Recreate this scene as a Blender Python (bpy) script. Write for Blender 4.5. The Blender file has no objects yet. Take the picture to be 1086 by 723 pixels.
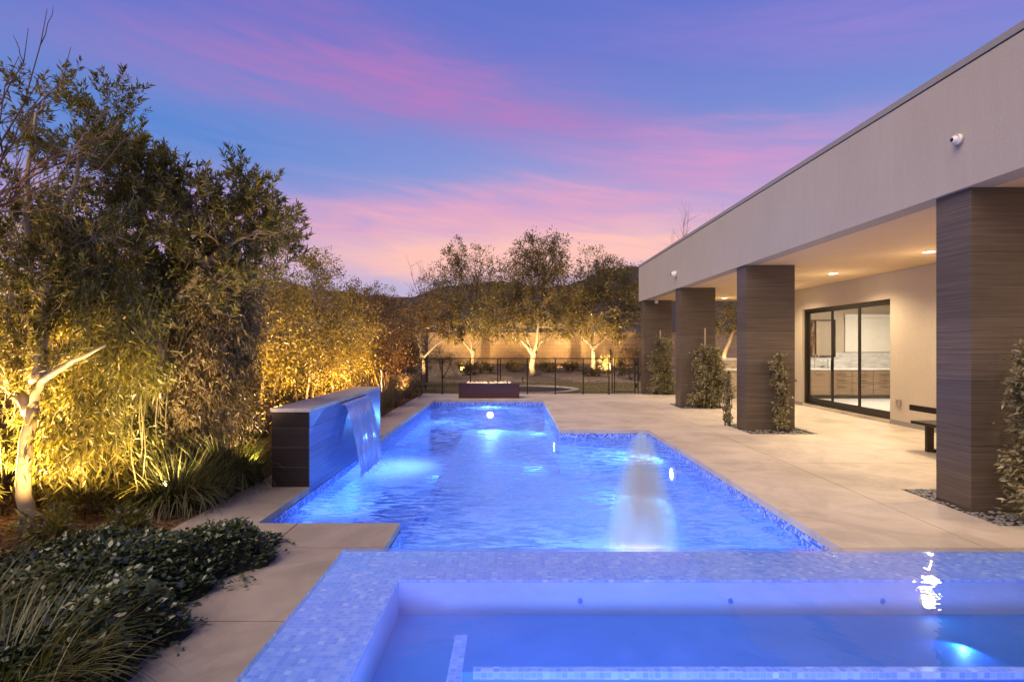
import bpy, math, random
import numpy as np
from mathutils import Vector, Matrix

SC = bpy.context.scene
COL = SC.collection
R = math.radians
random.seed(7)
RNG = np.random.default_rng(7)

# ------------------------------------------------------------------ helpers
def lin(c):
    c = c / 255.0
    return c / 12.92 if c <= 0.04045 else ((c + 0.055) / 1.055) ** 2.4
def rgb(r, g, b): return (lin(r), lin(g), lin(b), 1.0)

class MB:
    """collects boxes, tubes, lathes and loose faces of ONE mesh"""
    def __init__(s): s.v = []; s.f = []
    def add(s, vs, fs):
        n = len(s.v); s.v += [tuple(v) for v in vs]; s.f += [tuple(i + n for i in f) for f in fs]
    def box(s, x0, x1, y0, y1, z0, z1, bev=0.0):
        if bev <= 0:
            s.add([(x0,y0,z0),(x1,y0,z0),(x1,y1,z0),(x0,y1,z0),(x0,y0,z1),(x1,y0,z1),(x1,y1,z1),(x0,y1,z1)],
                  [(0,3,2,1),(4,5,6,7),(0,1,5,4),(1,2,6,5),(2,3,7,6),(3,0,4,7)])
        else:
            b = bev
            s.prism([(x0+b,y0),(x1-b,y0),(x1,y0+b),(x1,y1-b),(x1-b,y1),(x0+b,y1),(x0,y1-b),(x0,y0+b)], z0, z1-b, top_inset=b, cz=z1)
    def prism(s, poly, z0, z1, top_inset=0, cz=None):
        n = len(poly)
        vs = [(x,y,z0) for x,y in poly] + [(x,y,z1) for x,y in poly]
        fs = [tuple(reversed(range(n)))] + [(i,(i+1)%n,(i+1)%n+n,i+n) for i in range(n)]
        if top_inset:
            cx = sum(p[0] for p in poly)/n; cy = sum(p[1] for p in poly)/n
            for x,y in poly:
                vs.append((x + (top_inset if x < cx else -top_inset), y + (top_inset if y < cy else -top_inset), cz))
            fs += [(i+n,(i+1)%n+n,(i+1)%n+2*n,i+2*n) for i in range(n)] + [tuple(range(2*n,3*n))]
        else: fs.append(tuple(range(n,2*n)))
        s.add(vs, fs)
    def quad(s, a, b, c, d): s.add([a,b,c,d], [(0,1,2,3)])
    def tube(s, pts, rad, n=6, cap=True):
        pts = [Vector(p) for p in pts]
        if not hasattr(rad, '__len__'): rad = [rad]*len(pts)
        vs = []; up = None
        for i, p in enumerate(pts):
            d = (pts[min(i+1,len(pts)-1)] - pts[max(i-1,0)])
            if d.length < 1e-9: d = Vector((0,0,1))
            d.normalize()
            if up is None: up = d.orthogonal().normalized()
            up = (up - d*up.dot(d))
            up = up.normalized() if up.length > 1e-6 else d.orthogonal().normalized()
            w = d.cross(up)
            for k in range(n):
                a = 2*math.pi*k/n
                vs.append(p + (up*math.cos(a) + w*math.sin(a))*rad[i])
        fs = []
        for i in range(len(pts)-1):
            for k in range(n):
                fs.append((i*n+k, i*n+(k+1)%n, (i+1)*n+(k+1)%n, (i+1)*n+k))
        if cap: fs += [tuple(reversed(range(n))), tuple(range((len(pts)-1)*n, len(pts)*n))]
        s.add(vs, fs)
    def lathe(s, prof, c=(0,0,0), n=24, ax='z', cap=True):
        vs = []
        for r, h in prof:
            for k in range(n):
                a = 2*math.pi*k/n
                x, y, z = r*math.cos(a), r*math.sin(a), h
                if ax == 'x': x, y, z = z, x, y
                if ax == 'y': x, y, z = x, z, y
                vs.append((c[0]+x, c[1]+y, c[2]+z))
        m = len(prof)
        fs = [(i*n+k, i*n+(k+1)%n, (i+1)*n+(k+1)%n, (i+1)*n+k) for i in range(m-1) for k in range(n)]
        if cap: fs += [tuple(reversed(range(n))), tuple(range((m-1)*n, m*n))]
        s.add(vs, fs)
    def build(s, name, m, parent=None, smooth=False, bevel=0):
        me = bpy.data.meshes.new(name); me.from_pydata(s.v, [], s.f); me.update()
        if smooth: me.polygons.foreach_set('use_smooth', [True]*len(me.polygons))
        return link(name, me, m, parent, bevel)

def link(name, me, m, parent=None, bevel=0):
    o = bpy.data.objects.new(name, me); COL.objects.link(o)
    if m: me.materials.append(m)
    if parent:
        o.parent = parent
        o.matrix_parent_inverse = Matrix.Translation(-Vector(parent.location)) if parent.rotation_euler.z == 0 else (Matrix.Translation(parent.location) @ parent.rotation_euler.to_matrix().to_4x4()).inverted()
    if bevel:
        b = o.modifiers.new('Bevel', 'BEVEL'); b.width = bevel; b.segments = 2; b.limit_method = 'ANGLE'
    return o
def tag(o, label=None, cat=None, group=None, kind=None):
    if label: o['label'] = label
    if cat: o['category'] = cat
    if group: o['group'] = group
    if kind: o['kind'] = kind
    return o
def empty(name, loc, label, cat, group=None):
    o = bpy.data.objects.new(name, None); COL.objects.link(o); o.location = loc; o.empty_display_size = .2
    return tag(o, label, cat, group)
def copy_thing(src, loc, rz=0, sc=1.0, label=None):
    r = src.copy(); COL.objects.link(r); r.location = loc; r.rotation_euler = (0,0,rz); r.scale = (sc,sc,sc)
    if label: r['label'] = label
    for ch in list(src.children):
        c = ch.copy(); COL.objects.link(c); c.parent = r
        for g in list(ch.children):
            d = g.copy(); COL.objects.link(d); d.parent = c
    return r
def np_mesh(name, V, F, m, parent=None):
    """V (n,3) F (k,3) triangles"""
    me = bpy.data.meshes.new(name)
    me.vertices.add(len(V)); me.vertices.foreach_set('co', np.asarray(V, dtype=np.float32).ravel())
    F = np.asarray(F, dtype=np.int32)
    me.loops.add(F.size); me.loops.foreach_set('vertex_index', F.ravel())
    me.polygons.add(len(F)); me.polygons.foreach_set('loop_start', np.arange(0, F.size, F.shape[1], dtype=np.int32))
    me.update(calc_edges=True); me.validate()
    return link(name, me, m, parent)

# ------------------------------------------------------------------ node materials
class NT:
    def __init__(s, tree): s.t = tree; s.n = tree.nodes; s.l = tree.links
    def node(s, typ, **kw):
        n = s.n.new(typ)
        for k, v in kw.items():
            if k.startswith('i_'):
                key = k[2:]
                key = int(key) if key.isdigit() else key.replace('_', ' ')
                s.put(n.inputs[key], v)
            else: setattr(n, k, v)
        return n
    def put(s, sock, v):
        if isinstance(v, bpy.types.NodeSocket): s.l.new(v, sock)
        elif isinstance(v, bpy.types.Node): s.l.new(v.outputs[0], sock)
        else: sock.default_value = v
    def math(s, op, a, b=None, c=None, clamp=False):
        n = s.n.new('ShaderNodeMath'); n.operation = op; n.use_clamp = clamp
        s.put(n.inputs[0], a)
        if b is not None: s.put(n.inputs[1], b)
        if c is not None: s.put(n.inputs[2], c)
        return n.outputs[0]
    def mix(s, fac, a, b, mode='MIX'):
        n = s.n.new('ShaderNodeMix'); n.data_type = 'RGBA'; n.blend_type = mode
        s.put(n.inputs[0], fac); s.put(n.inputs[6], a); s.put(n.inputs[7], b)
        return n.outputs[2]
    def ramp(s, fac, stops, interp='LINEAR'):
        n = s.n.new('ShaderNodeValToRGB'); e = n.color_ramp.elements; n.color_ramp.interpolation = interp
        while len(e) > 1: e.remove(e[-1])
        e[0].position = stops[0][0]; e[0].color = stops[0][1]
        for p, c in stops[1:]:
            x = e.new(p); x.color = c
        s.put(n.inputs[0], fac); return n.outputs[0]
    def noise(s, vec, scale, detail=4, rough=.55, dist=0):
        n = s.n.new('ShaderNodeTexNoise'); s.put(n.inputs['Vector'], vec)
        n.inputs['Scale'].default_value = scale; n.inputs['Detail'].default_value = detail
        n.inputs['Roughness'].default_value = rough; n.inputs['Distortion'].default_value = dist
        return n.outputs[0]
    def mapping(s, vec, scale=(1,1,1), loc=(0,0,0), rot=(0,0,0)):
        n = s.n.new('ShaderNodeMapping'); s.put(n.inputs['Vector'], vec)
        n.inputs['Scale'].default_value = scale; n.inputs['Location'].default_value = loc; n.inputs['Rotation'].default_value = rot
        return n.outputs[0]
    def bump(s, h, strength=.3, dist=.01):
        n = s.n.new('ShaderNodeBump'); n.inputs['Strength'].default_value = strength; n.inputs['Distance'].default_value = dist
        s.put(n.inputs['Height'], h); return n.outputs[0]
def G(v): return (v, v, v, 1)
def newmat(name):
    m = bpy.data.materials.new(name); m.use_nodes = True
    t = NT(m.node_tree); t.n.clear()
    t.out = t.n.new('ShaderNodeOutputMaterial')
    t.pos = t.n.new('ShaderNodeNewGeometry').outputs['Position']
    return m, t
def principled(t, col, rough=.6, metal=0, bump=None, spec=.5):
    p = t.n.new('ShaderNodeBsdfPrincipled')
    t.put(p.inputs['Base Color'], col); t.put(p.inputs['Roughness'], rough); t.put(p.inputs['Metallic'], metal)
    t.put(p.inputs['Specular IOR Level'], spec)
    if bump is not None: t.put(p.inputs['Normal'], bump)
    return p
def mat(name, col, rough=.6, metal=0, var=.15, scale=3.0, bumpS=0, bumpScale=60, spec=.5):
    m, t = newmat(name)
    n = t.noise(t.pos, scale, 5, .6)
    f = t.math('MULTIPLY_ADD', n, 2*var, 1-var)
    c = t.mix(1.0, col, t.node('ShaderNodeCombineColor', i_0=f, i_1=f, i_2=f).outputs[0], 'MULTIPLY')
    b = t.bump(t.noise(t.pos, bumpScale, 4, .6), bumpS, .004) if bumpS else None
    p = principled(t, c, rough, metal, b, spec); t.l.new(p.outputs[0], t.out.inputs[0])
    return m
def emat(name, col, s):
    m, t = newmat(name)
    e = t.node('ShaderNodeEmission', i_0=col, i_1=s); t.l.new(e.outputs[0], t.out.inputs[0]); return m
def leafmat(name, cols, trans=.35, gloss=.12, rough=.35):
    m, t = newmat(name)
    geo = t.n.new('ShaderNodeNewGeometry')
    rnd = geo.outputs['Random Per Island']
    cl = t.noise(t.pos, 1.6, 3, .6)
    f = t.math('ADD', t.math('MULTIPLY', rnd, .65), t.math('MULTIPLY_ADD', cl, 1.4, -.52), clamp=True)
    n = len(cols)
    c = t.ramp(f, [(i/(n-1), k) for i, k in enumerate(cols)])
    d = t.node('ShaderNodeBsdfDiffuse', i_0=c)
    c2 = t.mix(1.0, c, (1.35, 1.25, .5, 1), 'MULTIPLY')
    tr = t.node('ShaderNodeBsdfTranslucent', i_0=c2)
    g = t.node('ShaderNodeBsdfGlossy', i_0=(.7,.7,.7,1), i_1=rough)
    a = t.node('ShaderNodeMixShader', i_0=trans, i_1=d, i_2=tr)
    b = t.node('ShaderNodeMixShader', i_0=gloss*.35, i_1=a, i_2=g)
    t.l.new(b.outputs[0], t.out.inputs[0]); return m

def stucco(name, col, streak=.12):
    m, t = newmat(name)
    n1 = t.noise(t.pos, .8, 5, .6); n2 = t.noise(t.mapping(t.pos, (6,6,.6)), 2, 4, .6); n3 = t.noise(t.pos, 45, 3, .7)
    f = t.math('ADD', t.math('MULTIPLY_ADD', n1, .18, .85), t.math('MULTIPLY_ADD', n2, streak, -streak/2))
    f = t.math('ADD', f, t.math('MULTIPLY_ADD', n3, .3, -.15))
    c = t.mix(1, col, t.node('ShaderNodeCombineColor', i_0=f, i_1=f, i_2=f).outputs[0], 'MULTIPLY')
    p = principled(t, c, .85, 0, t.bump(n3, .5, .006), .2); t.l.new(p.outputs[0], t.out.inputs[0]); return m

def concrete(name, k=1.0):
    m, t = newmat(name)
    n1 = t.noise(t.pos, .55, 6, .6, .6); n2 = t.noise(t.pos, 4, 5, .65); n3 = t.noise(t.pos, 90, 2, .6)
    c = t.ramp(n1, [(.3, (.44,.365,.28,1)), (.5, (.52,.435,.34,1)), (.7, (.59,.50,.40,1))])
    f = t.math('ADD', t.math('MULTIPLY_ADD', n2, .34, .83), t.math('MULTIPLY_ADD', n3, .2, -.1))
    if k != 1: c = t.mix(1, c, (k,k,k*1.03,1), 'MULTIPLY')
    st = t.ramp(t.noise(t.mapping(t.pos, (1,1,1), (3,1,0)), 1.1, 7, .7, 1.2), [(.40,G(.80)),(.55,G(1.0))])
    c = t.mix(1, c, st, 'MULTIPLY')
    c = t.mix(1, c, t.node('ShaderNodeCombineColor', i_0=f, i_1=f, i_2=f).outputs[0], 'MULTIPLY')
    rough = t.math('MULTIPLY_ADD', n2, .35, .42)
    p = principled(t, c, rough, 0, t.bump(t.math('ADD', n2, t.math('MULTIPLY', n3, .3)), .12, .01), .35)
    t.l.new(p.outputs[0], t.out.inputs[0]); return m

def woodtile(name, c0, c1, joint_h, z0=0, rough=.45, jc=(.012,.01,.009,1)):
    """long horizontal streaks with thin joints, on walls and columns"""
    m, t = newmat(name)
    sep = t.node('ShaderNodeSeparateXYZ', i_0=t.pos)
    a = t.noise(t.mapping(t.pos, (.7,.7,38)), 1.6, 6, .65, .3)
    b = t.noise(t.mapping(t.pos, (1.5,1.5,160)), 1.2, 3, .6)
    f = t.math('ADD', t.math('MULTIPLY', a, .65), t.math('MULTIPLY', b, .35))
    c = t.ramp(f, [(.33, c0), (.66, c1)])
    fr = t.math('FRACT', t.math('DIVIDE', t.math('ADD', sep.outputs[2], -z0 + 100*joint_h), joint_h))
    j = t.math('LESS_THAN', fr, .006/joint_h)
    row = t.math('FLOOR', t.math('DIVIDE', t.math('ADD', sep.outputs[2], -z0 + 100*joint_h), joint_h))
    wn = t.node('ShaderNodeTexWhiteNoise', noise_dimensions='1D', i_W=row)
    g = t.math('MULTIPLY_ADD', wn.outputs[0], .3, .85)
    c = t.mix(1, c, t.node('ShaderNodeCombineColor', i_0=g, i_1=g, i_2=g).outputs[0], 'MULTIPLY')
    c = t.mix(t.math('MULTIPLY', j, .75), c, jc)
    p = principled(t, c, rough, 0, t.bump(t.math('SUBTRACT', f, j), .25, .003), .4); t.l.new(p.outputs[0], t.out.inputs[0]); return m

def mosaic(name, cols, size=.026, rough=.12, ramp_pos=None, glow=0):
    m, t = newmat(name)
    br = t.math
    sc = t.node('ShaderNodeVectorMath', operation='SCALE', i_0=t.pos); sc.inputs[3].default_value = 1/size
    off = t.node('ShaderNodeVectorMath', operation='ADD', i_0=sc.outputs[0], i_1=(.013,.017,.011))
    fl = t.node('ShaderNodeVectorMath', operation='FLOOR', i_0=off.outputs[0])
    fr = t.node('ShaderNodeVectorMath', operation='FRACTION', i_0=off.outputs[0])
    s = t.node('ShaderNodeSeparateXYZ', i_0=fr.outputs[0])
    nrm = t.node('ShaderNodeSeparateXYZ', i_0=t.n.new('ShaderNodeNewGeometry').outputs['Normal'])
    g = None
    for k in range(3):
        w = t.math('LESS_THAN', t.math('ABSOLUTE', nrm.outputs[k]), .5)
        e = t.math('MULTIPLY', t.math('GREATER_THAN', t.math('ABSOLUTE', t.math('SUBTRACT', s.outputs[k], .5)), .44), w)
        g = e if g is None else t.math('MAXIMUM', g, e)
    # kill the index along the surface normal
    keep = t.node('ShaderNodeCombineXYZ', i_0=t.math('LESS_THAN', t.math('ABSOLUTE', nrm.outputs[0]), .5),
                  i_1=t.math('LESS_THAN', t.math('ABSOLUTE', nrm.outputs[1]), .5), i_2=t.math('LESS_THAN', t.math('ABSOLUTE', nrm.outputs[2]), .5))
    idx = t.node('ShaderNodeVectorMath', operation='MULTIPLY', i_0=fl.outputs[0], i_1=keep.outputs[0])
    wn = t.node('ShaderNodeTexWhiteNoise', noise_dimensions='3D', i_Vector=idx.outputs[0])
    n = len(cols)
    c = t.ramp(wn.outputs[0], [((ramp_pos[i] if ramp_pos else i/n), k) for i, k in enumerate(cols)], 'CONSTANT')
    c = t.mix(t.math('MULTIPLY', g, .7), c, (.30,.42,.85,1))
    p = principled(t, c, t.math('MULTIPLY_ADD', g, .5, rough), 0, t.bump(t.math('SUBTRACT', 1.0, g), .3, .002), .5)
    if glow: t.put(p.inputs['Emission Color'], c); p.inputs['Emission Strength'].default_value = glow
    t.l.new(p.outputs[0], t.out.inputs[0]); return m

def plaster(name, col):
    return mat(name, col, .6, 0, .12, 2.5, .2, 30)

def water(name, scale, bumpS, foam_glow_pts=(), haze=.3, tint=(.8,.91,1,1), body=(.3,.52,1,1), warp=(1,1,1), fres=.8, rough=.03, fpow=3.2):
    m, t = newmat(name)
    v = t.mapping(t.pos, warp)
    n1 = t.noise(v, scale, 4, .55, .8); n2 = t.noise(v, scale*3.3, 3, .6, .5); n0 = t.noise(t.pos, scale*.22, 3, .5, .4)
    h = t.math('ADD', n1, t.math('MULTIPLY', n2, .35))
    bm = t.bump(h, bumpS, .05)
    trn = t.node('ShaderNodeBsdfTransparent', i_0=tint)
    gl = t.node('ShaderNodeBsdfGlossy', i_0=(.9,.95,1,1), i_1=rough, i_Normal=bm)
    fr = t.node('ShaderNodeFresnel', i_0=1.33, i_Normal=bm)
    tl = t.node('ShaderNodeBsdfTranslucent', i_0=body)
    df = t.node('ShaderNodeBsdfDiffuse', i_0=body)
    bod = t.node('ShaderNodeMixShader', i_0=.3, i_1=tl, i_2=df)
    # churned, aerated water: ripple crests and large soft drifts scatter more of the lamps' light
    hz = t.math('MULTIPLY_ADD', n0, 1.1, -.2)
    hz = t.math('ADD', hz, t.math('MULTIPLY_ADD', n1, 3.4, -1.7)); hz = t.math('ADD', hz, t.math('MULTIPLY_ADD', n2, 1.6, -.8))
    hz = t.math('MULTIPLY', hz, haze*2, clamp=True)
    for (x, y, rad, s) in foam_glow_pts:  # pale patches: foam at falls and bubbler, elsewhere painted glow
        dv = t.node('ShaderNodeVectorMath', operation='SUBTRACT', i_0=t.pos, i_1=(x,y,0))
        sp = t.node('ShaderNodeSeparateXYZ', i_0=dv.outputs[0])
        d = t.math('SQRT', t.math('ADD', t.math('POWER', t.math('ABSOLUTE', sp.outputs[0]), 2.0), t.math('POWER', t.math('ABSOLUTE', sp.outputs[1]), 2.0)))
        k = t.math('SUBTRACT', 1.0, t.math('DIVIDE', t.math('ADD', d, t.math('MULTIPLY_ADD', n2, rad*1.0, -rad*.5)), rad), clamp=True)
        hz = t.math('ADD', hz, t.math('MULTIPLY', k, s), clamp=True)
    a = t.node('ShaderNodeMixShader', i_0=hz, i_1=trn, i_2=bod)
    b = t.node('ShaderNodeMixShader', i_0=t.math('MULTIPLY', fr.outputs[0], fres, clamp=True), i_1=a, i_2=gl)
    t.l.new(b.outputs[0], t.out.inputs[0]); return m

def glass(name, tint=(.93,.95,.95,1), refl=1.0):
    m, t = newmat(name)
    a = t.node('ShaderNodeMixShader', i_0=.13*refl,
               i_1=t.node('ShaderNodeBsdfTransparent', i_0=tint), i_2=t.node('ShaderNodeBsdfGlossy', i_0=G(.9), i_1=.01))
    t.l.new(a.outputs[0], t.out.inputs[0]); return m

def mulch(name, cs, scale=26):
    m, t = newmat(name)
    vo = t.node('ShaderNodeTexVoronoi', i_Vector=t.pos, i_Scale=scale)
    c = t.ramp(t.node('ShaderNodeSeparateColor', i_0=vo.outputs['Color']).outputs[0], [(i/(len(cs)-1), k) for i, k in enumerate(cs)])
    f = t.math('MULTIPLY_ADD', t.noise(t.pos, 1.3, 5, .6), .8, .6)
    c = t.mix(1, c, t.node('ShaderNodeCombineColor', i_0=f, i_1=f, i_2=f).outputs[0], 'MULTIPLY')
    p = principled(t, c, .95, 0, t.bump(vo.outputs['Distance'], .8, .03), .1); t.l.new(p.outputs[0], t.out.inputs[0]); return m

M = {}
M['deck'] = concrete('sanded concrete')
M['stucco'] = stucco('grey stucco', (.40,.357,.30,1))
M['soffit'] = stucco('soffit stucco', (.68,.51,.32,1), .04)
M['backwall'] = stucco('cream stucco', (.52,.44,.345,1), .05)
M['cap'] = mat('parapet metal', (.26,.24,.22,1), .6, .1, .05)
M['dark'] = mat('dark gap', (.02,.018,.016,1), .7)
M['column'] = woodtile('wood look tile', (.045,.033,.024,1), (.145,.112,.085,1), .60, 0)
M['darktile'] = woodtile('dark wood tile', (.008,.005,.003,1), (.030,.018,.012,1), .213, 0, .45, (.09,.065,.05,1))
M['walltile'] = woodtile('blue-lit wall tile', (.05,.08,.24,1), (.14,.20,.48,1), .213, 0, .3)  # blue pool light on the wall face, put into the tile colour
M['firetile'] = woodtile('fire box tile', (.045,.016,.012,1), (.10,.035,.024,1), .43, 0)
M['bronze'] = mat('bronze metal', (.05,.038,.028,1), .4, .7, .1)
M['black'] = mat('black metal', (.012,.012,.012,1), .45, .3, .1)
M['frame'] = mat('door frame', (.035,.028,.022,1), .45, .4, .1)
M['rim'] = mosaic('glowing rim mosaic', [(.21,.33,.95,1),(.27,.40,1,1),(.17,.29,.90,1),(.33,.46,1,1),(.23,.35,.97,1),(.46,.58,1,1)], .0262, .15, [0,.25,.5,.64,.8,.95], .32)  # added emission: rim and bench trim tiles shine by themselves, no lamp inside
M['tile'] = mosaic('waterline mosaic', [(.09,.18,.58,1),(.14,.26,.75,1),(.26,.38,.88,1),(.06,.13,.45,1),(.42,.52,.95,1)], .028, .12)
M['plaster'] = plaster('pool plaster', (.34,.56,.95,1))
M['spaplaster'] = plaster('spa plaster', (.50,.62,.99,1))
M['spabench'] = plaster('shaded bench plaster', (.03,.22,.78,1))  # shade on the bench put into a darker blue than the basin
M['leaf_sumac'] = leafmat('sumac leaf', [(.06,.062,.02,1),(.14,.13,.035,1),(.28,.235,.07,1)])
M['leaf_far'] = leafmat('far leaf', [(.05,.046,.018,1),(.12,.10,.036,1),(.22,.165,.065,1)], .5)
M['leaf_bamboo'] = leafmat('bamboo leaf', [(.05,.055,.014,1),(.13,.125,.03,1),(.25,.22,.06,1)])
M['leaf_drape'] = leafmat('draped leaf', [(.06,.045,.02,1),(.15,.115,.055,1),(.32,.25,.14,1)], .2)
M['leaf_hedge'] = leafmat('hedge leaf', [(.07,.055,.012,1),(.18,.14,.025,1),(.32,.24,.05,1)])
M['leaf_red'] = leafmat('reddish leaf', [(.06,.04,.016,1),(.14,.085,.03,1),(.22,.15,.05,1)])
M['leaf_ground'] = leafmat('groundcover leaf', [(.014,.024,.010,1),(.04,.058,.024,1),(.085,.105,.05,1)], .1, .22, .3)
M['leaf_vine'] = leafmat('vine leaf', [(.09,.08,.04,1),(.22,.19,.10,1),(.42,.36,.21,1)], .2)
M['blade'] = leafmat('grass blade', [(.03,.045,.015,1),(.08,.09,.03,1),(.22,.19,.09,1)], .25)
M['blade_gold'] = leafmat('gold grass blade', [(.09,.06,.02,1),(.18,.12,.04,1),(.30,.20,.07,1)], .25)
M['litter'] = leafmat('dry leaf', [(.08,.045,.02,1),(.17,.10,.045,1),(.28,.18,.09,1)], .1)
M['bark'] = mat('bark', (.17,.125,.085,1), .9, 0, .35, 14, .7, 25)
M['palebark'] = mat('pale bark', (.20,.165,.125,1), .85, 0, .35, 10, .6, 25)
M['whitebark'] = mat('white bark', (.40,.32,.22,1), .85, 0, .3, 12, .6, 25)
M['twig'] = mat('twig', (.085,.055,.045,1), .9, 0, .3, 10)
M['mulch'] = mulch('mulch', [(.05,.028,.014,1),(.14,.085,.045,1),(.24,.16,.09,1)])
M['gravel'] = mulch('gravel', [(.16,.115,.075,1),(.27,.20,.135,1),(.34,.27,.19,1)], 14)
M['lawn'] = mat('lawn', (.17,.14,.045,1), .95, 0, .35, 5, .6, 40)
M['desert'] = mat('desert soil', (.14,.10,.07,1), .95, 0, .3, .05)
M['mountain'] = mat('mountain rock', (.035,.028,.028,1), .95, 0, .4, .02)
M['stake'] = mat('wood stake', (.42,.33,.21,1), .8, 0, .2, 20)
M['cane'] = mat('bamboo cane', (.13,.11,.045,1), .5, 0, .3, 15)
M['white'] = mat('white plastic', (.72,.70,.67,1), .35, 0, .04)
M['quartz'] = mat('quartz top', (.75,.73,.70,1), .25, 0, .08, 6)
M['chrome'] = mat('brushed steel', (.6,.58,.55,1), .3, 1, .05)

def blockmat():
    m, t = newmat('block wall')
    co = t.node('ShaderNodeTexCoord')
    sp = t.node('ShaderNodeSeparateXYZ', i_0=t.pos)
    u = t.math('ADD', sp.outputs[0], sp.outputs[1])
    vec = t.node('ShaderNodeCombineXYZ', i_0=u, i_1=sp.outputs[2])
    b = t.node('ShaderNodeTexBrick', i_Vector=vec.outputs[0], i_Scale=1.0)
    b.inputs['Color1'].default_value = (.36,.26,.165,1); b.inputs['Color2'].default_value = (.30,.215,.135,1); b.inputs['Mortar'].default_value = (.22,.16,.11,1)
    b.inputs['Brick Width'].default_value = .4; b.inputs['Row Height'].default_value = .2; b.inputs['Mortar Size'].default_value = .008
    f = t.math('MULTIPLY_ADD', t.noise(t.pos, 1.1, 5, .6), .6, .7)
    c = t.mix(1, b.outputs[0], t.node('ShaderNodeCombineColor', i_0=f, i_1=f, i_2=f).outputs[0], 'MULTIPLY')
    p = principled(t, c, .9, 0, t.bump(t.noise(t.pos, 40, 3), .5, .01), .2); t.l.new(p.outputs[0], t.out.inputs[0]); return m
M['block'] = blockmat()

def marble():
    m, t = newmat('stone backsplash')
    br = t.node('ShaderNodeTexBrick', i_Vector=t.mapping(t.pos, (1,1,1), (0,0,0), (R(90),0,0)), i_Scale=1)
    br.inputs['Brick Width'].default_value = .22; br.inputs['Row Height'].default_value = .06; br.inputs['Mortar Size'].default_value = .002
    br.inputs['Color1'].default_value = (.8,.77,.72,1); br.inputs['Color2'].default_value = (.42,.40,.38,1); br.inputs['Mortar'].default_value = (.5,.47,.43,1)
    n = t.noise(t.mapping(t.pos, (1,1,3)), 5, 6, .65, 1.5)
    c = t.mix(t.ramp(n, [(.4,G(0)),(.6,G(1))]), br.outputs[0], (.62,.62,.62,1))
    p = principled(t, c, .25); t.l.new(p.outputs[0], t.out.inputs[0]); return m
M['marble'] = marble()
M['cabinet'] = woodtile('cabinet wood', (.20,.13,.08,1), (.34,.235,.155,1), 5.0)

# ------------------------------------------------------------------ foliage makers
def unit(a): return a / np.maximum(np.linalg.norm(a, axis=1, keepdims=True), 1e-9)
def leaf_arrays(P, D, L, W, fold=.25, droop=0.0, face_up=0.0):
    n = len(P); D = unit(D)
    L = L * RNG.uniform(.5, 1.35, (n,1)); W = W * RNG.uniform(.7, 1.2, (n,1))
    rv = RNG.normal(size=(n,3))
    if face_up: 
        rv = np.cross(D, np.array([[0,0,1.]]) + RNG.normal(size=(n,3))*(1-face_up)*.8)
    S = unit(rv - D*np.sum(rv*D, axis=1, keepdims=True)); N = np.cross(D, S)
    mid = P + D*L*.45
    tip = P + D*L; tip[:,2] -= (L[:,0]*droop)
    V = np.stack([P, mid + S*W/2 + N*W*fold, tip, mid - S*W/2 + N*W*fold], axis=1).reshape(-1,3)
    base = (np.arange(n)*4)[:,None]
    F = np.concatenate([base + np.array([[0,1,2]]), base + np.array([[0,2,3]])], axis=1).reshape(-1,3)
    return V, F
def blades(P, L, W, spread, seg=5, az=None, curl=1.0):
    """arching strap leaves rooted at P"""
    n = len(P); az = RNG.uniform(0, 2*np.pi, n) if az is None else az
    L = L*RNG.uniform(.6,1.15,n); lean = RNG.uniform(.15, 1.0, n)*spread
    d = np.stack([np.cos(az), np.sin(az)], axis=1); s = np.stack([-np.sin(az), np.cos(az), np.zeros(n)], axis=1)
    Vs = []; p = P.copy(); ang = .15 + lean*.5
    for k in range(seg+1):
        w = W*(1 - (k/seg)**1.6)*.5 + W*.04
        Vs.append(p - s*w); Vs.append(p + s*w)
        st = L/seg
        p = p + np.stack([d[:,0]*np.sin(ang)*st, d[:,1]*np.sin(ang)*st, np.cos(ang)*st], axis=1)
        ang = ang + lean*curl*.55
    V = np.stack(Vs, axis=1); m = V.shape[1]
    fl = []
    for k in range(seg):
        a = 2*k; fl += [[a,a+1,a+3],[a,a+3,a+2]]
    F = (np.arange(n)[:,None,None]*m + np.array(fl)[None]).reshape(-1,3)
    V = V.reshape(-1,3); V[:,2] = np.maximum(V[:,2], P[:,2].min()+.005)
    return V, F
def curve(a, b, seg, sag=0, jit=.05):
    a, b = Vector(a), Vector(b); L = (b-a).length; pts = []
    for i in range(seg+1):
        u = i/seg
        p = a.lerp(b, u)
        p.z += sag*L*math.sin(math.pi*u)
        if 0 < i < seg: p += Vector((random.gauss(0,1), random.gauss(0,1), random.gauss(0,1)))*jit*L
        pts.append(p)
    return pts
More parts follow.
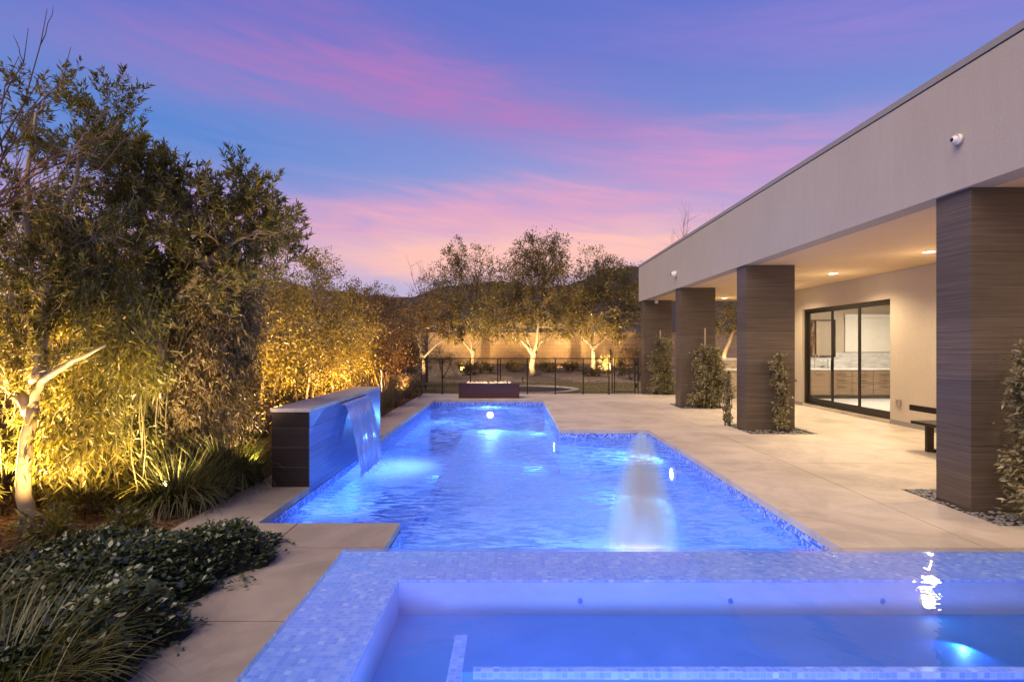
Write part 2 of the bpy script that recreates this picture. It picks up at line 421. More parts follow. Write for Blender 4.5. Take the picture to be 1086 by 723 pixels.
def plant(name, label, cat, base, stems, lobes, lmat, bmat, L, W, per=36, fold=.25, droop=.1, dirmode='out', spread=.6,
          group=None, twig_r=.006, shell=.55, cloud=.12, bare=0, crown='crown', trunkname='trunk'):
    """stems: list of (points, radii). lobes: (centre, radii, n_targets). coordinates relative to base"""
    root = empty(name, base, label, cat, group)
    B = Vector(base); mb = MB(); nodes = []
    for pts, rad in stems:
        pts = [Vector(p) for p in pts]
        fine = []; fr = []
        for i in range(len(pts)-1):
            for k in range(4):
                u = k/4; p = pts[i].lerp(pts[i+1], u)
                if 0 < k: p += Vector((random.gauss(0,1),random.gauss(0,1),0))*.012*(pts[i+1]-pts[i]).length*2
                fine.append(p); fr.append(rad[i]*(1-u)+rad[i+1]*u)
        fine.append(pts[-1]); fr.append(rad[-1])
        fr[0] *= 1.25
        mb.tube([p + B for p in fine], fr, 9)
        nodes += list(zip(fine[len(fine)//3:], fr[len(fine)//3:]))
    P = []; D = []
    for (c, r, nt) in lobes:
        c = Vector(c)
        q, qr = min(nodes, key=lambda t: (t[0]-c).length + (0.6 if t[0].z > c.z else 0))
        limb = curve(q, c, 6, .06, .035)
        lr = [max(qr*.6, twig_r*1.5)*(1-.75*i/6) for i in range(7)]
        mb.tube([p + B for p in limb], lr, 6)
        for _ in range(nt):
            v = Vector((random.gauss(0,1),random.gauss(0,1),random.gauss(0,1))).normalized()
            s = shell + (1-shell)*random.random() if random.random() < .75 else random.random()
            tgt = c + Vector((v.x*r[0]*s, v.y*r[1]*s, v.z*r[2]*s))
            if tgt.z + B.z < .08: tgt.z = .08 - B.z + random.random()*.1
            st = limb[random.randint(1,6)]
            tw = curve(st, tgt, 4, .05, .05)
            mb.tube([p + B for p in tw], [twig_r, twig_r*.8, twig_r*.6, twig_r*.45, twig_r*.25], 3, False)
            if random.random() < bare: continue
            dirn = (tw[-1]-tw[-2]).normalized()
            k = max(3, int(per*random.uniform(.5,1.4)))
            u = RNG.uniform(.0,1,k)**.6
            a = np.array(tw[-2]); b = np.array(tw[-1])
            pp = a[None]*(1-u[:,None]) + b[None]*u[:,None] + RNG.normal(size=(k,3))*cloud*min(r)*.5
            if dirmode == 'shoot':
                for q in range(3):
                    ax = Vector((dirn.x*.5+random.gauss(0,.38), dirn.y*.5+random.gauss(0,.38), .75)).normalized()
                    kk = max(4, k//3); uu = RNG.uniform(0,1,kk)**.8
                    org = np.array(tw[-1 if q == 0 else -2]) + RNG.normal(size=3)*.02
                    al = np.array(ax)*random.uniform(.10,.19)
                    rad = unit(np.cross(RNG.normal(size=(kk,3)), np.array(ax)[None]))
                    P.append(org[None] + uu[:,None]*al[None]); D.append(np.array(ax)[None]*(.45+.9*uu[:,None]) + rad*.8)
                    mb.tube([Vector(org)+B, Vector(org+al)+B], [twig_r*.4, twig_r*.2], 3, False)
                continue
            if dirmode == 'down':
                dd = np.array([[dirn.x*.4, dirn.y*.4, -1.0]]) + RNG.normal(size=(k,3))*spread
            else:
                dd = np.array([[dirn.x, dirn.y, dirn.z]]) + RNG.normal(size=(k,3))*spread
            P.append(pp); D.append(dd)
    mb.build(trunkname, bmat, root, smooth=True)
    P = np.concatenate(P) + np.array(base)[None]; D = np.concatenate(D)
    keep = P[:,2] > .03
    V, F = leaf_arrays(P[keep], D[keep], L, W, fold, droop)
    np_mesh(crown, V, F, lmat, root)
    return root

def light(name, typ, loc, energy, col, parent=None, rot=None, target=None, size=.1, spot=None, blend=.6):
    d = bpy.data.lights.new(name, typ); d.energy = energy; d.color = col
    if typ == 'AREA': d.size = size; d.shape = 'DISK'
    elif typ != 'SUN': d.shadow_soft_size = size
    if typ == 'SPOT': d.spot_size = R(spot or 90); d.spot_blend = blend
    o = bpy.data.objects.new(name, d); COL.objects.link(o); o.location = loc
    if target is not None: o.rotation_euler = (Vector(target)-Vector(loc)).to_track_quat('-Z','Y').to_euler()
    elif rot: o.rotation_euler = rot
    if parent: o.parent = parent; o.matrix_parent_inverse = Matrix.Translation(-Vector(parent.location))
    return o

def cells(mb, xs, ys, inside, z0, z1, gap=0, bev=0.0):
    for i in range(len(xs)-1):
        for j in range(len(ys)-1):
            cx, cy = (xs[i]+xs[i+1])/2, (ys[j]+ys[j+1])/2
            if inside(cx, cy): mb.box(xs[i]+gap, xs[i+1]-gap, ys[j]+gap, ys[j+1]-gap, z0, z1)

# ------------------------------------------------------------------ dimensions
WZ = -.15                      # pool water level
SZ = .345                      # spa water level
POOL = [(-2.2,4.9),(-.97,4.9),(-.97,3.36),(2.5,3.36),(2.5,10.37),(.88,10.37),(.88,16.1),(-2.2,16.1)]
def in_pool(x, y):
    if -2.2 < x < -.97 and 4.9 < y < 16.1: return True
    if -.97 < x < 2.5 and 0.3 < y < 10.37: return True
    if -.97 < x < .88 and 10 < y < 16.1: return True
    return False
def in_spa(x, y): return -.97 < x < 3.6 and .3 < y < 3.36

# ------------------------------------------------------------------ ground
mb = MB()
gx = [-3000,-60,-6,-2.35,-.97,2.65,3.6,12,60,3000]; gy = [-60,.3,3.36,10.5,16.3,24,30,60,3500]
def gz(y): return -.04 if y <= 24 else (.6 if y >= 30 else -.04 + .64*(y-24)/6)
for i in range(len(gx)-1):
    for j in range(len(gy)-1):
        x0,x1,y0,y1 = gx[i],gx[i+1],gy[j],gy[j+1]
        cx, cy = (x0+x1)/2,(y0+y1)/2
        if -2.35 < cx < 2.65 and .3 < cy < 16.3: continue
        if in_spa(cx,cy): continue
        mb.quad((x0,y0,gz(y0)),(x1,y0,gz(y0)),(x1,y1,gz(y1)),(x0,y1,gz(y1)))
tag(mb.build('ground', M['desert']), kind='structure')
mb = MB()
# gravel bank, finely cut so that it can undulate
nx, ny = 90, 26
V = []; F = []
for j in range(ny+1):
    for i in range(nx+1):
        x = -9 + 26*i/nx; y = 23.6 + 6.35*j/ny
        z = gz(y) + .012 + .05*math.sin(x*1.3+y)*math.sin(y*.9+x*.4)*min(1, j/4) + random.uniform(-.01,.012)
        if j == 0: z = -.03
        V.append((x,y,z))
for j in range(ny):
    for i in range(nx):
        a = j*(nx+1)+i; F.append((a,a+1,a+nx+2,a+nx+1))
mb.add(V, F); tag(mb.build('gravel_bank', M['gravel'], smooth=True), kind='structure')
mb = MB()
for (x0,x1,y0,y1) in [(-5.55,-2.862,0,18.3),(-2.862,-1.93,0,4.285)]:
    n = 20
    mb.quad((x0,y0,-.018),(x1,y0,-.018),(x1,y1,-.018),(x0,y1,-.018))
tag(mb.build('mulch_bed', M['mulch']), kind='structure')
mb = MB(); mb.quad((-6,18.25,-.022),(12,18.25,-.022),(12,24.1,-.016),(-6,24.1,-.016))
tag(mb.build('lawn', M['lawn']), kind='structure')
# mown turf
n = 14000
P = np.stack([RNG.uniform(-5.5,9,n), RNG.uniform(18.4,24.2,n), np.full(n,-.02)], axis=1)
keep = ((P[:,0]-.62)**2 + (P[:,1]-20.05)**2) > 1.85**2; P = P[keep]
V, F = blades(P, .06, .012, .8, 2)
tag(np_mesh('turf_grass', V, F, M['blade_gold']), kind='stuff')

M['path'] = concrete('shaded path concrete', .62)  # tree shade on the left path, put into a darker concrete tone
# deck slabs (one paved surface with real joints)
mb = MB()
beds = [(4.2,5.4,4.80,5.24),(4.28,4.95,5.66,6.15)]
def in_deck(x, y):
    if in_pool(x,y) or in_spa(x,y): return False
    if x < -1.93 and y < 4.3: return False
    if x < -2.85: return False
    for b in BEDS:
        if b[0] < x < b[1] and b[2] < y < b[3]: return False
    return y < 18.25
COLY = [5.24, 10.27, 14.28, 18.2]
BEDS = [(4.16, 5.35, y-.42, y+.82) for y in COLY[:3]] + [(4.16,5.35,17.8,18.25)]
bxs = [4.16, 5.35]; bys = sorted([v for b in BEDS for v in (b[2], b[3])])
xs = [-2.85,-2.2,-1.85,-.97,.88,2.5,3.6,4.16,5.35,7.5]
ys = sorted([-2,.3,2.0,3.15,3.36,4.3,4.9,6.15,7.4,10.37,12.2,13.4,16.1,18.25] + bys)
# merge cells into slabs bounded by true joints only
deck_mb = mb; path_mb = MB(); JX = {-1.85, 3.6, 7.5}; JY = {2.0,3.15,4.3,7.4,10.37,13.4,16.1}
g = .005
for i in range(len(xs)-1):
    for j in range(len(ys)-1):
        cx, cy = (xs[i]+xs[i+1])/2,(ys[j]+ys[j+1])/2
        if not in_deck(cx,cy): continue
        x0 = xs[i] + (g if xs[i] in JX and (xs[i] != -1.85 or cy > 4.3) else 0); x1 = xs[i+1] - (g if xs[i+1] in JX and (xs[i+1] != -1.85 or cy > 4.3) else 0)
        y0 = ys[j] + (g if ys[j] in JY and in_deck(cx, ys[j]-.05) else 0); y1 = ys[j+1] - (g if ys[j+1] in JY and in_deck(cx, ys[j+1]+.05) else 0)
        if xs[i] == -1.85 and cy < 4.3: x0 = -1.93
        if xs[i+1] == -1.85 and cy < 4.3: continue
        T = 0; Bt = -.11; mb = path_mb if (cx < -.97 and cy < 6.15) else deck_mb
        mb.quad((x0,y0,T),(x1,y0,T),(x1,y1,T),(x0,y1,T))
        def side(nx_, ny_, a, b, gapx):
            if gapx or not in_deck(nx_, ny_): mb.quad((a[0],a[1],Bt),(b[0],b[1],Bt),(b[0],b[1],T),(a[0],a[1],T))
        e = .02
        side(xs[i]-e, cy, (x0,y1), (x0,y0), x0 != xs[i]); side(xs[i+1]+e, cy, (x1,y0), (x1,y1), x1 != xs[i+1])
        side(cx, ys[j]-e, (x0,y0), (x1,y0), y0 != ys[j]); side(cx, ys[j+1]+e, (x1,y1), (x0,y1), y1 != ys[j+1])
tag(deck_mb.build('deck', M['deck']), kind='structure'); tag(path_mb.build('path', M['path']), kind='structure')

# ------------------------------------------------------------------ pool
pool = empty('swimming_pool', (0,9,-1.3), 'long L-shaped swimming pool lit blue from under the water', 'pool')
mb = MB(); n = len(POOL)
for i in range(n):
    a, b = POOL[i], POOL[(i+1)%n]
    mb.quad((a[0],a[1],-1.3),(a[0],a[1],-.30),(b[0],b[1],-.30),(b[0],b[1],-1.3))
mb.quad((-2.2,4.9,-1.3),(.88,4.9,-1.3),(.88,16.1,-1.3),(-2.2,16.1,-1.3))
mb.quad((.88,4.9,-1.3),(2.5,4.9,-1.3),(2.5,10.37,-1.3),(.88,10.37,-1.3))
mb.quad((-.97,3.36,-1.3),(2.5,3.36,-1.3),(2.5,4.9,-1.3),(-.97,4.9,-1.3))
mb.build('basin', M['plaster'], pool)
mb = MB()
for i in range(n):
    a, b = POOL[i], POOL[(i+1)%n]
    a, b = Vector((*a,0)), Vector((*b,0)); d = (b-a).normalized(); nn = Vector((-d.y,d.x,0))*.008
    a2, b2 = a+nn, b+nn
    mb.quad((a2.x,a2.y,-.31),(a2.x,a2.y,-.065),(b2.x,b2.y,-.065),(b2.x,b2.y,-.31))
    mb.quad((a2.x,a2.y,-.065),(a.x,a.y,-.065),(b.x,b.y,-.065),(b2.x,b2.y,-.065))
mb.build('waterline_tile', M['tile'], pool)
mb = MB(); mb.prism([(-1.3,4.91),(-.965,4.91),(-.965,3.37),(2.49,3.37),(2.49,10.36),(.87,10.36),(.87,16.09),(-1.3,16.09)],-1.29,-.80); mb.build('sun_shelf', M['plaster'], pool)
mb = MB(); mb.box(-1.305,-1.24,4.95,11.0,-.815,-.792); mb.box(-1.18,-1.14,4.95,10.6,-.81,-.794)
mb.build('mosaic_trim', M['tile'], pool)
M['lens'] = emat('pool lamp lens', (.75,.88,1,1), 12)
BLUE = (.13,.37,1.0)
def pool_lamp(parent, p, ax, e, tgt, size=.1, label=None, spot=150):
    mb = MB()
    k = size*10; mb.lathe([(.125*k,0),(.125*k,-.03*k),(.10*k,-.045*k)], p, 20, ax)
    o = mb.build('lamp_housing', M['white'], parent)
    k = size*10; mb = MB(); mb.lathe([(.095*k,-.048*k),(.06*k,-.055*k),(.01,-.058*k)], p, 20, ax); mb.build('lamp_lens', M['lens'], o)
    v = Vector(tgt)-Vector(p)
    q = Vector(p) + (v.normalized()*.1 if k > .5 else Vector((-.05,-.30,-.04)))
    light('pool_or_fill_light', 'SPOT', q, e*2.3, BLUE, parent, target=tgt, size=.03*k, spot=spot, blend=.8)
pool_lamp(pool, (-.62,16.06,-.42), 'y', 170, (-.6,6,-.9))
pool_lamp(pool, (.86,10.95,-.42), 'x', 45, (-3,10,-.6))
pool_lamp(pool, (2.47,8.6,-.42), 'x', 230, (-3,7.6,-1.3))
light('pool_or_fill_light', 'SPOT', (.7,3.5,-.40), 620, (.17,.42,1), pool, target=(.3,10,-.60), size=.06, spot=155, blend=.9)  # added unseen lamp brightening the pool from the spa end, no fitting
light('pool_or_fill_light', 'SPOT', (-2.1,12.4,-.9), 330, (.15,.40,1), pool, target=(1,12.4,-.7), size=.25, spot=165, blend=.9)  # added unseen lamp in the left wall to brighten the narrow part
M['poolwater'] = water('churned pool water', 5.5, .55, [(-1.75,7.55,.75,1.3),(-1.5,8.1,.9,1.1),(-1.2,7.4,.8,.6),(1.06,4.7,.7,.8),(1.0,6.2,1.8,.35)], haze=.7, fres=.75, rough=.10, warp=(.8,2.3,1), body=(.46,.66,1,1))  # last patch is painted brightening over the shelf, the others are foam
mb = MB()
mb.add([(x,y,WZ) for x,y in POOL], [tuple(range(n))])
tag(mb.build('water', M['poolwater']), kind='structure')

# ------------------------------------------------------------------ raised spa
spa = empty('raised_spa', (1.3,1.8,0), 'raised overflow spa tiled in pale blue mosaic in front of the pool', 'spa')
mb = MB()
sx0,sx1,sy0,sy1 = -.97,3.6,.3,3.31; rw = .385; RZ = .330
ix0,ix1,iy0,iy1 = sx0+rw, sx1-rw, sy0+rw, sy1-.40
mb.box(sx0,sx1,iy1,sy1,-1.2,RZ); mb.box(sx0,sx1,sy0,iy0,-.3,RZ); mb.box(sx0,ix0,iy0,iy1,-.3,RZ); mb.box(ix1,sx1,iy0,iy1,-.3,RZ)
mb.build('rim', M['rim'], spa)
mb = MB(); e = .004
for a,b in [((ix0+e,iy0+e),(ix1-e,iy0+e)),((ix1-e,iy0+e),(ix1-e,iy1-e)),((ix1-e,iy1-e),(ix0+e,iy1-e)),((ix0+e,iy1-e),(ix0+e,iy0+e))]:
    mb.quad((a[0],a[1],-.62),(b[0],b[1],-.62),(b[0],b[1],RZ-.012),(a[0],a[1],RZ-.012))
mb.quad((ix0,iy0,-.6),(ix1,iy0,-.6),(ix1,iy1,-.6),(ix0,iy1,-.6))
mb.build('basin', M['spaplaster'], spa)
bz = .155; bw = .37; bf = .52
mb = MB()
mb.box(ix0+.005,ix0+bw,iy0+.01,iy1-.005,-.59,bz); mb.box(ix1-bw,ix1-.005,iy0+.01,iy1-.005,-.59,bz); mb.box(ix0+bw,ix1-bw,iy1-bf,iy1-.005,-.59,bz)
mb.build('bench', M['spabench'], spa)
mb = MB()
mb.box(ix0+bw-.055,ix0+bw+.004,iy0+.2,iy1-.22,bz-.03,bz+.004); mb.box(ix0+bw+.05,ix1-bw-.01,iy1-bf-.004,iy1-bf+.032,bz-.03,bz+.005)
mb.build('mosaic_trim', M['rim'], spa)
for k,(x) in enumerate([.35,1.12,1.9]):
    mb = MB(); mb.lathe([(.013,0),(.013,-.006),(.008,-.008),(.005,-.003)], (x,iy1-.006,.225), 16, 'y'); mb.build('jet', M['spabench'], spa)
pool_lamp(spa, (2.13,iy1-.004,.225), 'y', 1.5, (.6,1.2,-.3), size=.035, spot=160)
light('pool_or_fill_light', 'SPOT', (.2,.85,.05), 190, (.30,.42,1), spa, target=(.2,3.2,.25), size=.1, spot=150, blend=.8)  # added unseen fill lamp, brightens the left of the spa
light('pool_or_fill_light', 'SPOT', (2.6,.85,.0), 40, (.28,.42,1), spa, target=(2.4,3.2,.2), size=.1, spot=140, blend=.8)  # added unseen fill lamp for the right of the spa
M['spawater'] = water('calm spa water', 1.6, .12, [(-.1,2.3,2.0,.38)], haze=.05, fres=1.7, rough=.02, tint=(.95,.975,1,1))  # no foam here: one soft patch paints a pale glow into the water
mb = MB(); mb.quad((sx0-.012,sy0-.012,SZ),(sx1+.012,sy0-.012,SZ),(sx1+.012,sy1+.012,SZ),(sx0-.012,sy1+.012,SZ))
mb.quad((sx0-.012,sy0-.012,SZ),(sx0-.012,sy1+.012,SZ),(sx0-.012,sy1+.012,0.006),(sx0-.012,sy0-.012,0.006))
mb.quad((sx0-.012,sy1+.012,SZ),(2.5,sy1+.012,SZ),(2.5,sy1+.012,WZ-.01),(sx0-.012,sy1+.012,WZ-.01))
tag(mb.build('spa_water', M['spawater']), kind='structure')

# ------------------------------------------------------------------ water wall and sheet fall
wall = empty('water_wall', (-2.4,7.8,0), 'low tiled water wall with a sheet fall beside the pool, dark near end', 'water feature')
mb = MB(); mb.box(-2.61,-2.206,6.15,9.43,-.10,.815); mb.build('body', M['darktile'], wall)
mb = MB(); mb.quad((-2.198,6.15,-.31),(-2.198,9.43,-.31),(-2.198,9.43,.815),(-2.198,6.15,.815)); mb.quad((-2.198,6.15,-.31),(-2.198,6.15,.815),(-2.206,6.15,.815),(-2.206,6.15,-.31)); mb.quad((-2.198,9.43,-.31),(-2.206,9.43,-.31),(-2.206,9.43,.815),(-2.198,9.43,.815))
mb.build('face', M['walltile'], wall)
mb = MB(); mb.box(-2.622,-2.188,6.138,9.442,.815,.855); mb.build('cap', M['deck'], wall)
mb = MB(); mb.box(-2.20,-2.165,7.2,8.46,.775,.80); mb.build('spillway_lip', M['chrome'], wall)
def fallmat():
    m, t = newmat('falling water')
    v = t.mapping(t.pos, (9,26,.8))
    a = t.noise(v, 1.6, 4, .6); b = t.noise(t.mapping(t.pos,(20,70,1.2)), 1.0, 3, .6)
    f = t.ramp(t.math('ADD', t.math('MULTIPLY',a,.6), t.math('MULTIPLY',b,.4)), [(.30,G(.5)),(.50,G(1))])
    tl = t.node('ShaderNodeBsdfTranslucent', i_0=(.55,.72,1,1)); df = t.node('ShaderNodeBsdfDiffuse', i_0=(.55,.72,1,1))
    gl = t.node('ShaderNodeBsdfGlossy', i_0=G(.8), i_1=.15)
    s = t.node('ShaderNodeMixShader', i_0=.5, i_1=tl, i_2=df); s = t.node('ShaderNodeMixShader', i_0=.2, i_1=s.outputs[0], i_2=gl.outputs[0])
    o = t.node('ShaderNodeMixShader', i_0=f, i_1=t.node('ShaderNodeBsdfTransparent', i_0=(.8,.9,1,1)).outputs[0], i_2=s.outputs[0])
    t.l.new(o.outputs[0], t.out.inputs[0]); return m
M['fall'] = fallmat()
V = []; F = []; nu, nv = 60, 22
for i in range(nu+1):
    for j in range(nv+1):
        u = i/nu; s = j/nv
        y = 7.22 + 1.22*u
        y += (0.5-u)*.03*s**1.5 + (.012*math.sin(u*31)+.008*math.sin(u*67+2))*s
        x = -2.165 + .22*s**.62 + (.012*math.sin(u*19+1)+.010*math.sin(u*47)+.006*math.sin(u*91))*s
        z = .80 - (.80-WZ)*s**1.25
        V.append((x,y,z))
for i in range(nu):
    for j in range(nv):
        a = i*(nv+1)+j; F.append((a,a+1,a+nv+2,a+nv+1))
mb = MB(); mb.add(V,F); o = mb.build('waterfall', M['fall'], None, True)
tag(o, 'sheet of falling water pouring from the low tiled wall into the pool', 'waterfall')
light('pool_or_fill_light', 'SPOT', (-1.45,7.9,-1.0), 110, (.25,.48,1), pool, target=(-2.0,7.8,.4), size=.05, spot=120, blend=.9)  # added lamp without fitting, lights the falling sheet from below
light('pool_or_fill_light', 'SPOT', (-1.75,5.6,-1.0), 90, (.2,.42,1), pool, target=(-2.0,7.2,.4), size=.05, spot=130, blend=.9)  # added lamp without fitting, lights the wall face

n = 900
P = np.stack([-1.93+np.abs(RNG.normal(0,.10,n))*RNG.choice([-.6,1],n), RNG.uniform(7.2,8.45,n), WZ+.01+np.abs(RNG.normal(0,.05,n))], axis=1)
V, F = leaf_arrays(P, RNG.normal(size=(n,3)), .014, .008, .2)
M['drop'] = mat('water drops', (.75,.85,1,1), .1, 0, .02)
tag(np_mesh('splash', V, F, M['drop']), 'splash of drops where the sheet of water lands', 'water', kind='stuff')
# bubbler plume on the sun shelf
def plumemat():
    m, t = newmat('bubbling spray')
    tc = t.node('ShaderNodeTexCoord')
    s = t.node('ShaderNodeSeparateXYZ', i_0=tc.outputs['Object'])
    r = t.math('SQRT', t.math('ADD', t.math('POWER', s.outputs[0], 2.0), t.math('POWER', s.outputs[1], 2.0)))
    zz = t.math('DIVIDE', s.outputs[2], .98)               # 0 bottom .. 1 top
    rad = t.math('MULTIPLY', t.math('POWER', t.math('SUBTRACT', 1.02, zz, clamp=True), .5), .32)
    k = t.math('SUBTRACT', 1.0, t.math('DIVIDE', r, t.math('ADD', rad, .001)), clamp=True)
    n = t.noise(t.mapping(tc.outputs['Object'], (26,26,2.4)), 1.4, 6, .7)
    d = t.math('MULTIPLY', t.math('POWER', k, .9), t.math('MULTIPLY_ADD', n, 4.2, -1.35))
    d = t.math('MAXIMUM', t.math('MULTIPLY', d, 26.0), 0.0)
    vs = t.node('ShaderNodeVolumeScatter', i_0=(.40,.66,1,1), i_1=d, i_2=.2)
    t.l.new(vs.outputs[0], t.out.inputs['Volume']); return m
prof = [(.32*max(0,1.0-i/18)**.5+.012, .98*i/18) for i in range(19)]
mb = MB(); mb.lathe(prof, (0,0,0), 28); o = mb.build('fountain_bubbler', plumemat(), None, True); o.location = (1.06,4.62,WZ+.002)
tag(o, 'misty mound of bubbling fountain water rising from the shallow end near the spa', 'fountain')
light('pool_or_fill_light', 'SPOT', (1.06,4.62,-.5), 150, (.34,.54,1), pool, target=(1.06,4.63,1), size=.08, spot=80, blend=.8)  # added lamp without fitting, lights the plume from below

# ------------------------------------------------------------------ fire feature
fire = empty('fire_feature', (-.68,16.85,0), 'low dark red-brown tiled fire box with small flames at the far end of the pool', 'fire pit')
mb = MB(); mb.box(-1.57,.217,16.62,17.1,.0,.405); mb.build('box', M['firetile'], fire)
mb = MB(); mb.box(-1.585,.232,16.605,17.115,.405,.43); mb.build('cap', M['firetile'], fire)
mb = MB()
for k in range(70):
    x = random.uniform(-1.35,0); y = random.uniform(16.74,16.98); r = random.uniform(.015,.03)
    mb.lathe([(.002,0),(r,r*.4),(r*.7,r),(.002,r*1.2)], (x,y,.43), 5)
tag(mb.build('fire_glass', M['chrome'], fire), kind='stuff')
def flamemat():
    m, t = newmat('flame')
    e = t.node('ShaderNodeEmission', i_0=(1,.62,.30,1), i_1=1.3)
    a = t.node('ShaderNodeMixShader', i_0=.4, i_1=t.node('ShaderNodeBsdfTransparent').outputs[0], i_2=e.outputs[0])
    t.l.new(a.outputs[0], t.out.inputs[0]); return m
M['flame'] = flamemat()
mb = MB()
for k in range(30):
    x = random.uniform(-1.3,-.05); h = random.uniform(.02,.08); y = random.uniform(16.8,16.92)
    mb.tube([(x,y,.435),(x+random.uniform(-.01,.01),y,.435+h*.4),(x+random.uniform(-.02,.02),y,.435+h*.8),(x+random.uniform(-.03,.03),y,.435+h)], [.012,.022,.010,.001], 6)
o = mb.build('flame', M['flame'], fire); o['kind'] = 'stuff'
light('fire_light', 'POINT', (-.68,16.86,.6), 14, (1,.5,.2), fire, size=.3)

# round ring in the lawn
ring = empty('sunken_trampoline', (.62,20.05,0), 'round dark mat in a pale concrete ring sunk into the lawn', 'trampoline')
mb = MB(); mb.lathe([(1.50,-.03),(1.50,.03),(1.76,.03),(1.76,-.03)], (.62,20.05,0), 64, cap=False); mb.build('ring', M['deck'], ring)
mb = MB(); mb.lathe([(1.497,-.012),(1.2,-.013),(.01,-.014)], (.62,20.05,0), 64, cap=False); mb.build('mat', M['dark'], ring)

# ------------------------------------------------------------------ pool fence
FY = 18.08
fence = empty('pool_fence', (1,FY,0), 'black see-through mesh pool fence across the far end of the deck', 'fence')
posts = [-2.9,-2.226,-1.33,-.455,-.37,.489,1.385,2.275,3.10]
mb = MB(); mb.tube([(-2.9,FY,1.14),(3.10,FY,1.14)], .016, 6); mb.tube([(-2.9,FY,.05),(3.10,FY,.05)], .008, 6); mb.build('rail', M['black'], fence)
for x in posts:
    mb = MB(); mb.tube([(x,FY,-.02),(x,FY,1.16)], .018, 8); mb.lathe([(.04,-.0),(.04,.012),(.02,.02)], (x,FY,0), 10); mb.build('post', M['black'], fence)
def meshmat():
    m, t = newmat('mesh screen')
    a = t.node('ShaderNodeMixShader', i_0=.22, i_1=t.node('ShaderNodeBsdfTransparent').outputs[0], i_2=t.node('ShaderNodeBsdfDiffuse', i_0=(.03,.026,.02,1)).outputs[0])
    t.l.new(a.outputs[0], t.out.inputs[0]); return m
M['mesh'] = meshmat()
mb = MB(); mb.quad((-2.9,FY+.003,.06),(3.10,FY+.003,.06),(3.10,FY+.003,1.13),(-2.9,FY+.003,1.13)); mb.build('mesh_panel', M['mesh'], fence)
gate = empty('pool_gate', (3.6,FY,0), 'black framed pool gate with tall latch post next to the last column', 'gate')
mb = MB()
for x in (3.20,3.27,3.93,4.03): mb.tube([(x,FY,0.02),(x,FY,1.16 if x != 3.20 else 1.32)], .018, 8)
for z in (.08,1.14): mb.tube([(3.27,FY,z),(3.93,FY,z)], .016, 6)
mb.build('frame', M['black'], gate)
mb = MB(); mb.quad((3.27,FY+.003,.08),(3.93,FY+.003,.08),(3.93,FY+.003,1.13),(3.27,FY+.003,1.13)); mb.build('mesh_panel', M['mesh'], gate)
mb = MB(); mb.box(3.13,3.17,FY-.03,FY+.02,1.0,1.36); mb.lathe([(.001,0),(.03,.0),(.035,.03),(.02,.06)], (3.15,FY,1.36), 10); mb.build('latch', M['black'], gate)
for z in (.2,.9): mb = MB(); mb.box(3.935,3.99,FY-.04,FY+.01,z,z+.14); mb.build('hinge', M['black'], gate)

# ------------------------------------------------------------------ house
house = empty('house', (9,8,0), 'modern flat-roofed stucco house with a deep covered patio on tiled columns', 'house')
FX = 4.2
mb = MB()
mb.box(FX,FX+.25,-4,18.75,3.0,4.12); mb.box(FX+.25,15,18.5,18.75,3.0,4.12); mb.box(FX+.25,15,-4,-3.75,3.0,4.12)
mb.build('fascia', M['stucco'], house)
mb = MB(); mb.box(FX+.25,15,-3.75,18.5,3.55,3.75); mb.build('roof', M['cap'], house)
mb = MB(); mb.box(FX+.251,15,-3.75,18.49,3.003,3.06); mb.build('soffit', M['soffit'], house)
mb = MB(); mb.box(FX+.01,FX+.25,-4,18.74,4.12,4.135); mb.build('shadow_gap', M['dark'], house)
mb = MB(); mb.box(FX-.008,FX+.28,-4,18.76,4.135,4.20); mb.build('parapet_cap', M['cap'], house)
for y in COLY:
    mb = MB(); mb.box(4.25,5.135,y,y+.43,-.05,3.002); mb.build('column', M['column'], house, bevel=.004)
XB = 7.5
mb = MB()
DY0, DY1, DZ0, DZ1 = 11.22, 14.62, .06, 2.47
mb.box(XB,XB+.2,-4,DY0,-.05,3.0); mb.box(XB,XB+.2,DY1,15.3,-.05,3.0); mb.box(XB,XB+.2,DY0,DY1,DZ1,3.0)
mb.box(XB+.2,15,15.1,15.3,-.05,3.0) if False else None
mb.box(XB+.2,13,17.3,17.5,-.05,3.0)
mb.box(XB,XB+.2,15.3,17.5,-.05,3.0)
mb.box(12.8,13,-4,17.3,-.05,3.0); mb.box(XB+.2,12.8,-4,-3.8,-.05,3.0)
mb.build('wall', M['backwall'], house)
mb = MB(); mb.box(XB,XB+.2,DY0,DY1,-.05,DZ0); mb.build('door_sill', M['deck'], house)
mb = MB(); mb.box(XB-.012,XB,-4,DY0,.0,.09); mb.box(XB-.012,XB,DY1,17.5,.0,.09); mb.build('base_screed', M['cap'], house)
mb = MB(); mb.box(XB+.2,12.8,-3.8,17.3,-.05,.05); mb.build('interior_floor', M['quartz'], house)
